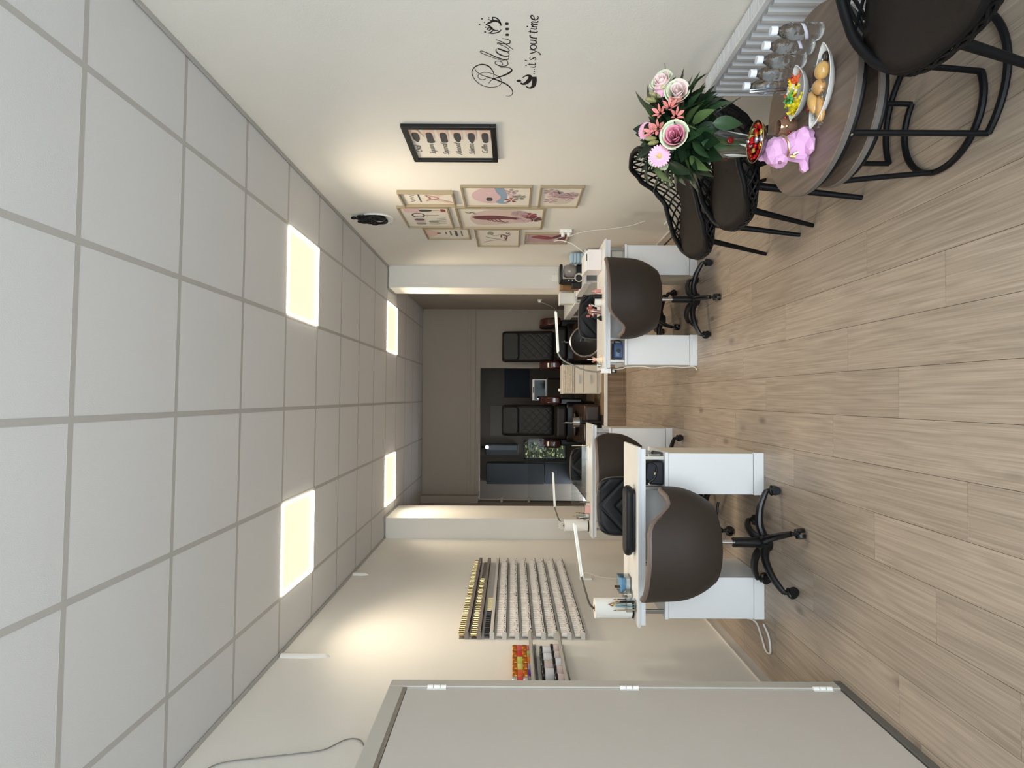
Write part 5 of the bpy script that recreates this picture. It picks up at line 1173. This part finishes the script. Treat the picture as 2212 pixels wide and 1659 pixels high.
# pastries in film
PAST = mat('pastry_gold', (206, 162, 96), .25, noise=.25, nscale=60, coat=.6); PAST2 = mat('pastry_tan', (196, 148, 92), .3, noise=.25, nscale=50, coat=.5); CHOC = mat('chocolate', (52, 34, 34), .3)
def past(label, lx, ly, lz, rad, m, rot, tails=True):
    a = R(-19); x = 1.012 + lx*math.cos(a)-ly*math.sin(a); y = 1.868 + lx*math.sin(a)+ly*math.cos(a)
    t = thing('wrapped_pastry', label, 'pastry', (x, y, TT+lz), a+R(rot), 'pastries in the boat dish')
    rad = tuple(v*1.05 for v in rad); MB().ell((0, 0, 0), rad, 20, 12).build('pastry', m, t, smooth=1.5)
    if tails:
        for s in (-1, 1):
            b = MB(); b.grid(lambda u, v: (s*(rad[0]*.92+.016*v), (u-.5)*(.012+.03*v), .004*math.sin(u*14)), 9, 4); b.build('film_tail', ACRYL, t, solid=.0004)
past('round golden bun in film, right part of the pastry dish', .045, -.006, .034, (.027, .025, .021), PAST, 10)
past('golden bun in film beside the round one', -.002, -.004, .034, (.027, .022, .019), PAST2, 60)
past('long golden pastry across the pastry dish', -.045, .018, .036, (.042, .018, .016), PAST, 35)
past('long tan pastry at the left tip of the dish', -.068, -.016, .026, (.042, .017, .014), PAST2, 20)
past('dark chocolate piece at the right tip of the dish', .085, .004, .025, (.018, .015, .010), CHOC, 0, False)
past('dark wrapped biscuit at the back of the dish', .03, .032, .030, (.034, .009, .014), CHOC, 15)
a_ = R(-19)
rw_ = MB().prism([(-.02, -.012), (.018, -.014), (.022, .010), (-.012, .014)], .0, .003); o = rw_.build('red_wrapper', mat('red_foil', (150, 34, 26), .25, metal=.4), smooth=0); o.location = (.975, 1.925, TT+.034); o.rotation_euler = (.3, .2, .4); tag(o, 'folded red wrapper at the back of the pastry dish', 'wrapper')
tg = thing('serving_tongs', 'slim steel tongs standing up among the sweets', 'tongs', (1.118, 2.09, TT+.085)); tg.rotation_euler = (R(84), 0, R(4))
for s in (-1, 1): MB().tube([(s*.002, -.09, 0), (s*.006, 0, .004), (s*.004, .08, .0)], [.002, .0026, .004], 8).build('arm', CHROME, tg)
# bulldog figurine with bowl
dg = thing('dog_figurine', 'pink faceted dog figurine carrying a bowl of chocolates', 'figurine', (0, 0, 0))
b = MB()
for c, rr in (((.882, 2.005, .517), (.046, .045, .041)), ((.872, 2.0, .563), (.034, .036, .05)), ((.850, 1.992, .598), (.05, .042, .036)), ((.812, 1.978, .588), (.024, .030, .026)), ((.838, 2.0, .515), (.020, .024, .042)), ((.808, 2.005, .490), (.028, .022, .0145)), ((.862, 1.962, .4905), (.034, .024, .0145)), ((.90, 1.968, .505), (.028, .026, .03)), ((.845, 2.03, .62), (.014, .012, .02))):
    b.ell(c, rr, 14, 9)
o = b.build('body', mat('pink_resin', (216, 164, 206), .5), dg, smooth=0)
md = o.modifiers.new('r', 'REMESH'); md.mode = 'VOXEL'; md.voxel_size = .005
md = o.modifiers.new('d', 'DECIMATE'); md.ratio = .035
MB().tube([(.868+.036*math.cos(q), 1.995+.036*math.sin(q), .566+.010*math.cos(q)) for q in [2*math.pi*k/20 for k in range(20)]], .0035, 6, closed=True).tube([(.825, 1.968, .556), (.822, 1.962, .54)], .006, 6).tube([(.828, 1.96, .55), (.834, 1.955, .535)], .005, 6).build('gold_collar', GOLD, dg)
MB().ell((.798, 1.955, .597), (.006, .006, .006), 8, 6).build('nose', mat('pink_resin_dark', (150, 96, 110), .5), dg)
bw = thing('chocolate_bowl', 'dark shallow bowl with gold rim held up by the dog figurine', 'bowl', (.888, 1.998, .6345))
MB().lathe([(.0, 0), (.030, 0), (.055, .010), (.070, .028), (.068, .029), (.052, .014), (.028, .005), (.0, .005)], 40).build('bowl', mat('bowl_dark', (40, 26, 24), .25, coat=.4), bw, smooth=.8)
MB().tube([(math.cos(q)*.0695, math.sin(q)*.0695, .0288) for q in [2*math.pi*k/48 for k in range(48)]], .0016, 6, closed=True).build('gold_rim', GOLD, bw)
def choc_mesh(m):
    bb_ = MB().ell((0, 0, 0), (.0125, .009, .0085), 10, 7); 
    for s in (-1, 1): bb_.add([(s*.010, 0, 0), (s*.017, .005, .002), (s*.017, -.005, -.002)], [(0, 1, 2), (2, 1, 0)])
    me = bb_.mesh('foil_chocolate', .4); me.materials.append(m); return me
foil = {'red': mat('foil_red', (196, 30, 38), .22, metal=.8), 'silver': mat('foil_silver', (206, 206, 226), .2, metal=.9), 'copper': mat('foil_copper', (206, 112, 54), .22, metal=.85), 'gold': mat('foil_gold', (214, 184, 96), .22, metal=.85), 'green': mat('foil_green', (160, 196, 120), .25, metal=.6)}
cm_ = {k: choc_mesh(v) for k, v in foil.items()}
order = ['red', 'copper', 'silver', 'gold', 'red', 'silver', 'copper', 'red', 'green', 'copper', 'silver', 'gold']
for k in range(34):
    ring, n_ = (0, 14) if k < 14 else ((1, 11) if k < 25 else (2, 9))
    rr = (.052, .034, .014)[ring]; a = 2*math.pi*k/n_ + ring; zz = (.0265, .036, .044)[ring]
    x, y = .888 + rr*math.cos(a), 1.998 + rr*math.sin(a)
    n = 'red' if (math.cos(a) < -.3 and k % 2 == 0) else ('copper' if math.sin(a) > .5 and k % 2 else order[k % 12])
    o = inst('foil_chocolate', cm_[n], None, (x, y, .6345+zz), (r_.uniform(-.5, .5), r_.uniform(-.5, .5), a+r_.uniform(.8, 2.2)))
    tag(o, '%s foil wrapped chocolate in the bowl on the dog figurine' % n, 'chocolate', '%s chocolates in the bowl' % n)
vt = thing('votive_glass', 'small patterned glass with red candle behind the dog figurine', 'candle glass', (.985, 2.098, TT))
MB().lathe([(.0, 0), (.024, 0), (.031, .012), (.033, .035), (.027, .062), (.025, .062), (.030, .035), (.028, .014), (.0, .004)], 28).build('glass', mat('amber_glass', (168, 130, 108), .12, metal=.5), vt, smooth=.8)
for k in range(10):
    a = 2*math.pi*k/10; MB().ell((.0325*math.cos(a), .0325*math.sin(a), .03+.014*(k % 2)), (.006, .006, .006), 8, 5).build('glass_stud', GOLD if k % 3 else mat('ruby', (150, 20, 26), .2), vt)
# ---------------------------------------------------------------- vase and bouquet
VX, VY = .968, 2.215
va = thing('glass_vase', 'clear glass vase with painted leaves and red dots behind the chocolates', 'vase', (VX, VY, TT))
vp = [(.0, 0), (.040, 0), (.044, .01), (.040, .06), (.042, .14), (.052, .22), (.062, .275), (.060, .275), (.050, .22), (.039, .14), (.037, .06), (.038, .012), (.0, .008)]
MB().lathe(vp, 36).build('glass_body', ACRYL, va, smooth=.9)
LV = mat('painted_leaf_white', (206, 208, 200), .4); LR = mat('painted_red', (120, 16, 16), .35)
def on_vase(a, z, dr=.0012):
    i = 1
    while i < 6 and vp[i+1][1] < z: i += 1
    (r0, z0), (r1, z1) = vp[i], vp[i+1]; r = r0 + (r1-r0)*(z-z0)/(z1-z0) + dr
    return Vector((r*math.cos(a), r*math.sin(a), z))
for k in range(6):
    a = 2*math.pi*k/6 + .3*(k % 2); z = .09 + .12*((k*5) % 9)/9
    MB().grid(lambda u, v: tuple(on_vase(a + (v-.5)*.34*math.sin(math.pi*u) + .5*(u-.5), min(.27, max(.015, z + (u-.5)*.12)))), 9, 5).build('painted_leaf', LV, va, solid=.0004)
for k in range(7):
    a = 2*math.pi*k/7+.2; z = .10 + .11*(k % 2)
    MB().grid(lambda u, v: tuple(on_vase(a + .24*v*math.cos(2*math.pi*u), z + .013*v*math.sin(2*math.pi*u), .002)), 14, 3, closeu=True).build('painted_dot', LR, va, solid=.0004)
bq = thing('flower_bouquet', 'bouquet of pink roses, gerberas and green leaves standing in the vase', 'bouquet', (VX, VY, TT))
STEM = mat('stem_green', (86, 108, 58), .5); LEAF1 = mat('leaf_dark', (24, 44, 24), .42, noise=.2, nscale=30); LEAF2 = mat('leaf_mid', (46, 70, 42), .42, noise=.2, nscale=30); LEAF3 = mat('leaf_olive', (84, 104, 60), .45, noise=.2, nscale=30)
def leaf_mesh(m, L, W, bend):
    def f(u, v):
        w = W*(math.sin(math.pi*min(1, u**.75))**.9)*(v-.5)
        return (u*L, w, bend*L*u*u + .25*abs(w) - .02*L)
    me = MB().grid(f, 9, 5).mesh('leaf', 1.5); me.materials.append(m); return me
lms = [leaf_mesh(LEAF1, .11, .058, -.25), leaf_mesh(LEAF1, .10, .052, -.1), leaf_mesh(LEAF2, .115, .052, -.3), leaf_mesh(LEAF2, .09, .040, .05), leaf_mesh(LEAF3, .10, .044, -.2), leaf_mesh(LEAF1, .125, .06, -.15)]
B0 = Vector((VX, VY, TT))
def aim(d, roll=0.0):
    d = Vector(d).normalized(); return d.to_track_quat('X', 'Z').to_euler()
r_ = random.Random(31)
CEN = Vector((1.005, 2.185, .85))
for k in range(175):
    th = r_.uniform(0, 2*math.pi); ph = r_.uniform(-.55, 1.1)
    d = Vector((math.cos(th)*math.cos(ph), math.sin(th)*math.cos(ph)*.75, math.sin(ph)))
    p = CEN + Vector((d.x*.142, d.y*.09, d.z*.112)) * r_.uniform(.35, 1.05)
    o = inst('leaf', r_.choice(lms), bq, p - B0, aim(d + Vector((0, 0, r_.uniform(-.5, .35)))))
# leaves picked out in the photograph: (tip, base)
for (tip, base, mi) in (((.79, 2.12, 1.028), (.865, 2.14, 1.0), 0), ((.775, 2.12, .93), (.86, 2.13, .985), 4), ((.80, 2.10, .86), (.87, 2.13, .93), 0), ((1.215, 2.16, .98), (1.14, 2.16, .965), 0), ((1.21, 2.16, .90), (1.14, 2.16, .93), 1), ((1.095, 2.06, .80), (1.03, 2.09, .905), 2), ((.995, 2.08, .665), (1.0, 2.10, .775), 2), ((1.10, 2.10, .66), (1.045, 2.12, .76), 3), ((.865, 2.08, .79), (.93, 2.10, .85), 3), ((.90, 2.07, .73), (.925, 2.09, .82), 3), ((1.165, 2.14, .79), (1.11, 2.15, .86), 1), ((1.15, 2.15, 1.02), (1.10, 2.16, .97), 0), ((.98, 2.1, 1.04), (.99, 2.14, .97), 5), ((1.03, 2.1, .985), (1.0, 2.13, .94), 2), ((.955, 2.08, .94), (1.0, 2.10, .95), 4)):
    d = Vector(tip)-Vector(base); me = lms[mi]; s = d.length/me.vertices[-3].co.x if me.vertices[-3].co.x > .01 else 1
    o = inst('leaf', me, bq, Vector(base)-B0, aim(d), (s, max(.8, s), 1))
stems = MB()
for k in range(30):
    a = 2*math.pi*k*3/30+.3*(k//10); stems.tube(spline([(.022*math.cos(a+2.4), .022*math.sin(a+2.4), .012), (.012*math.cos(a), .012*math.sin(a), .16), (.03*math.cos(a)+.01, .03*math.sin(a)-.01, .27), (.075*math.cos(a)+.03, .05*math.sin(a)-.03, .40)], 4), .0032, 6)
stems.build('stems', STEM, bq)
inner = MB()
for k in range(150):
    M = Matrix.Translation((r_.uniform(-.06, .11), r_.uniform(-.06, .05), r_.uniform(.29, .45))) @ Euler((r_.uniform(-2, 2), r_.uniform(-2, 2), r_.uniform(0, 6))).to_matrix().to_4x4()
    inner.add([(0, -.05, 0), (.026, 0, .006), (0, .055, 0), (-.026, 0, .006)], [(0, 1, 2, 3)], M)
inner.build('inner_foliage', LEAF1, bq, smooth=0)['kind'] = 'stuff'
RPK = mat('rose_pink', (226, 150, 172), .5, noise=.12, nscale=40); RPL = mat('rose_pale', (232, 208, 204), .5); RGR = mat('rose_green_white', (206, 212, 182), .5, noise=.12, nscale=30)
def rose(p, face, r, inner_m=RPK):
    o = bpy.data.objects.new('rose', None)
    d = Vector(face).normalized(); q = d.to_track_quat('Z', 'Y').to_euler()
    core = MB(); outer = MB()
    for k in range(15):
        t_ = k/14; rad = r*(.10 + .62*t_)*r_.uniform(.93, 1.1); a0 = k*2.4+r_.uniform(-.3, .3); span = (.95 + .35*t_)*r_.uniform(.85, 1.1); hgt = r*(.95 - .30*t_)*r_.uniform(.86, 1.1)
        def f(u, v, rad=rad, a0=a0, span=span, hgt=hgt, t_=t_):
            a = a0 + (u-.5)*2*span*.9; z = -r*.55 + (hgt + r*.35)*v*(1-.18*(2*u-1)**2); rr = rad*(.55 + .45*v + .22*t_*v**3)
            return (rr*math.cos(a), rr*math.sin(a), z)
        (core if k < 11 else outer).grid(f, 9, 6)
    c = core.build('rose_heart', inner_m, bq, smooth=1.5, solid=.0008); c.location = Vector(p)-B0; c.rotation_euler = q
    u = outer.build('rose_petals', RGR, bq, smooth=1.5, solid=.0008); u.location = Vector(p)-B0; u.rotation_euler = q
rose((.930, 2.055, .925), (-.15, -1, .4), .060); rose((1.085, 2.055, .915), (.05, -1, .3), .054, RPL); rose((1.145, 2.10, .955), (.35, -.8, .6), .052, RPL); rose((.868, 2.10, .98), (-.8, -.5, .4), .028, RGR); rose((.86, 2.13, .945), (-.8, -.5, .2), .024, RGR)
GPK = mat('gerbera_pink', (240, 178, 204), .55); GYE = mat('gerbera_eye', (206, 176, 112), .7)
def gerbera(p, face, r):
    q = Vector(face).normalized().to_track_quat('Z', 'Y').to_euler(); b = MB()
    for ring, n_, rr, z in ((0, 22, r, 0), (1, 16, r*.72, .004)):
        for k in range(n_):
            a = 2*math.pi*k/n_+ring*.1; M = Matrix.Rotation(a, 4, 'Z')
            b.add([(.006, -.002, z), (rr*.55, -.0062, z+.005), (rr*.95, -.003, z+.001), (rr, 0, z), (rr*.95, .003, z+.001), (rr*.55, .0062, z+.005), (.006, .002, z)], [(0, 1, 5, 6), (1, 2, 4, 5), (2, 3, 4)], M)
    o = b.build('gerbera_petals', GPK, bq, smooth=0); o.location = Vector(p)-B0; o.rotation_euler = q
    e = MB().ell((0, 0, .004), (.010, .010, .006), 14, 7).build('gerbera_eye', GYE, o)
gerbera((.872, 2.085, .972), (-.4, -1, .2), .040); gerbera((1.120, 2.085, .958), (.15, -1, .5), .036); gerbera((.985, 2.13, 1.01), (-.1, -.8, .7), .032)
ALS = mat('alstroemeria_salmon', (212, 130, 122), .5, noise=.15, nscale=60)
def alstro(p, face, r):
    q = Vector(face).normalized().to_track_quat('Z', 'Y').to_euler(); b = MB()
    for k in range(6):
        a = 2*math.pi*k/6; w_ = .45 if k % 2 else .3
        b.grid(lambda u, v: ((.004+u*r*.8)*math.cos(a) - (v-.5)*r*w_*math.sin(math.pi*u**.8)*math.sin(a), (.004+u*r*.8)*math.sin(a) + (v-.5)*r*w_*math.sin(math.pi*u**.8)*math.cos(a), r*.8*math.sin(u*1.4)), 7, 4)
    o = b.build('alstroemeria', ALS, bq, smooth=1.5); o.location = Vector(p)-B0; o.rotation_euler = q
for p, f, r in (((1.03, 2.05, .945), (.2, -1, .2), .032), ((1.0, 2.05, .922), (-.1, -1, 0), .03), ((1.015, 2.06, .975), (.0, -1, .6), .03), ((.965, 2.07, .98), (-.2, -1, .5), .032), ((1.05, 2.06, .92), (.3, -1, .1), .028), ((.955, 2.08, 1.0), (-.1, -.8, .8), .028)): alstro(p, f, r)
for (p, d) in (((.935, 2.08, .985), (-.15, -.2, 1)), ((.925, 2.085, .975), (-.3, -.2, 1)), ((1.07, 2.08, .985), (.1, -.2, 1)), ((1.085, 2.08, .97), (.3, -.1, 1))):
    d = Vector(d).normalized(); P = Vector(p)-B0
    MB().tube([P, P+d*.018, P+d*.036, P+d*.044], [.004, .009, .007, .001], 8).build('bud', mat('lily_bud', (136, 132, 84), .5), bq)
MB().ell(tuple(Vector((.945, 2.065, .972))-B0), (.014, .012, .014), 10, 6).build('filler_flower', mat('filler_plum', (84, 22, 50), .6), bq)
MB().tube(spline([tuple(Vector(p)-B0) for p in ((1.16, 2.16, .90), (1.20, 2.16, .925), (1.262, 2.17, .93))], 4), .0012, 5).build('grass_blade', LEAF1, bq)
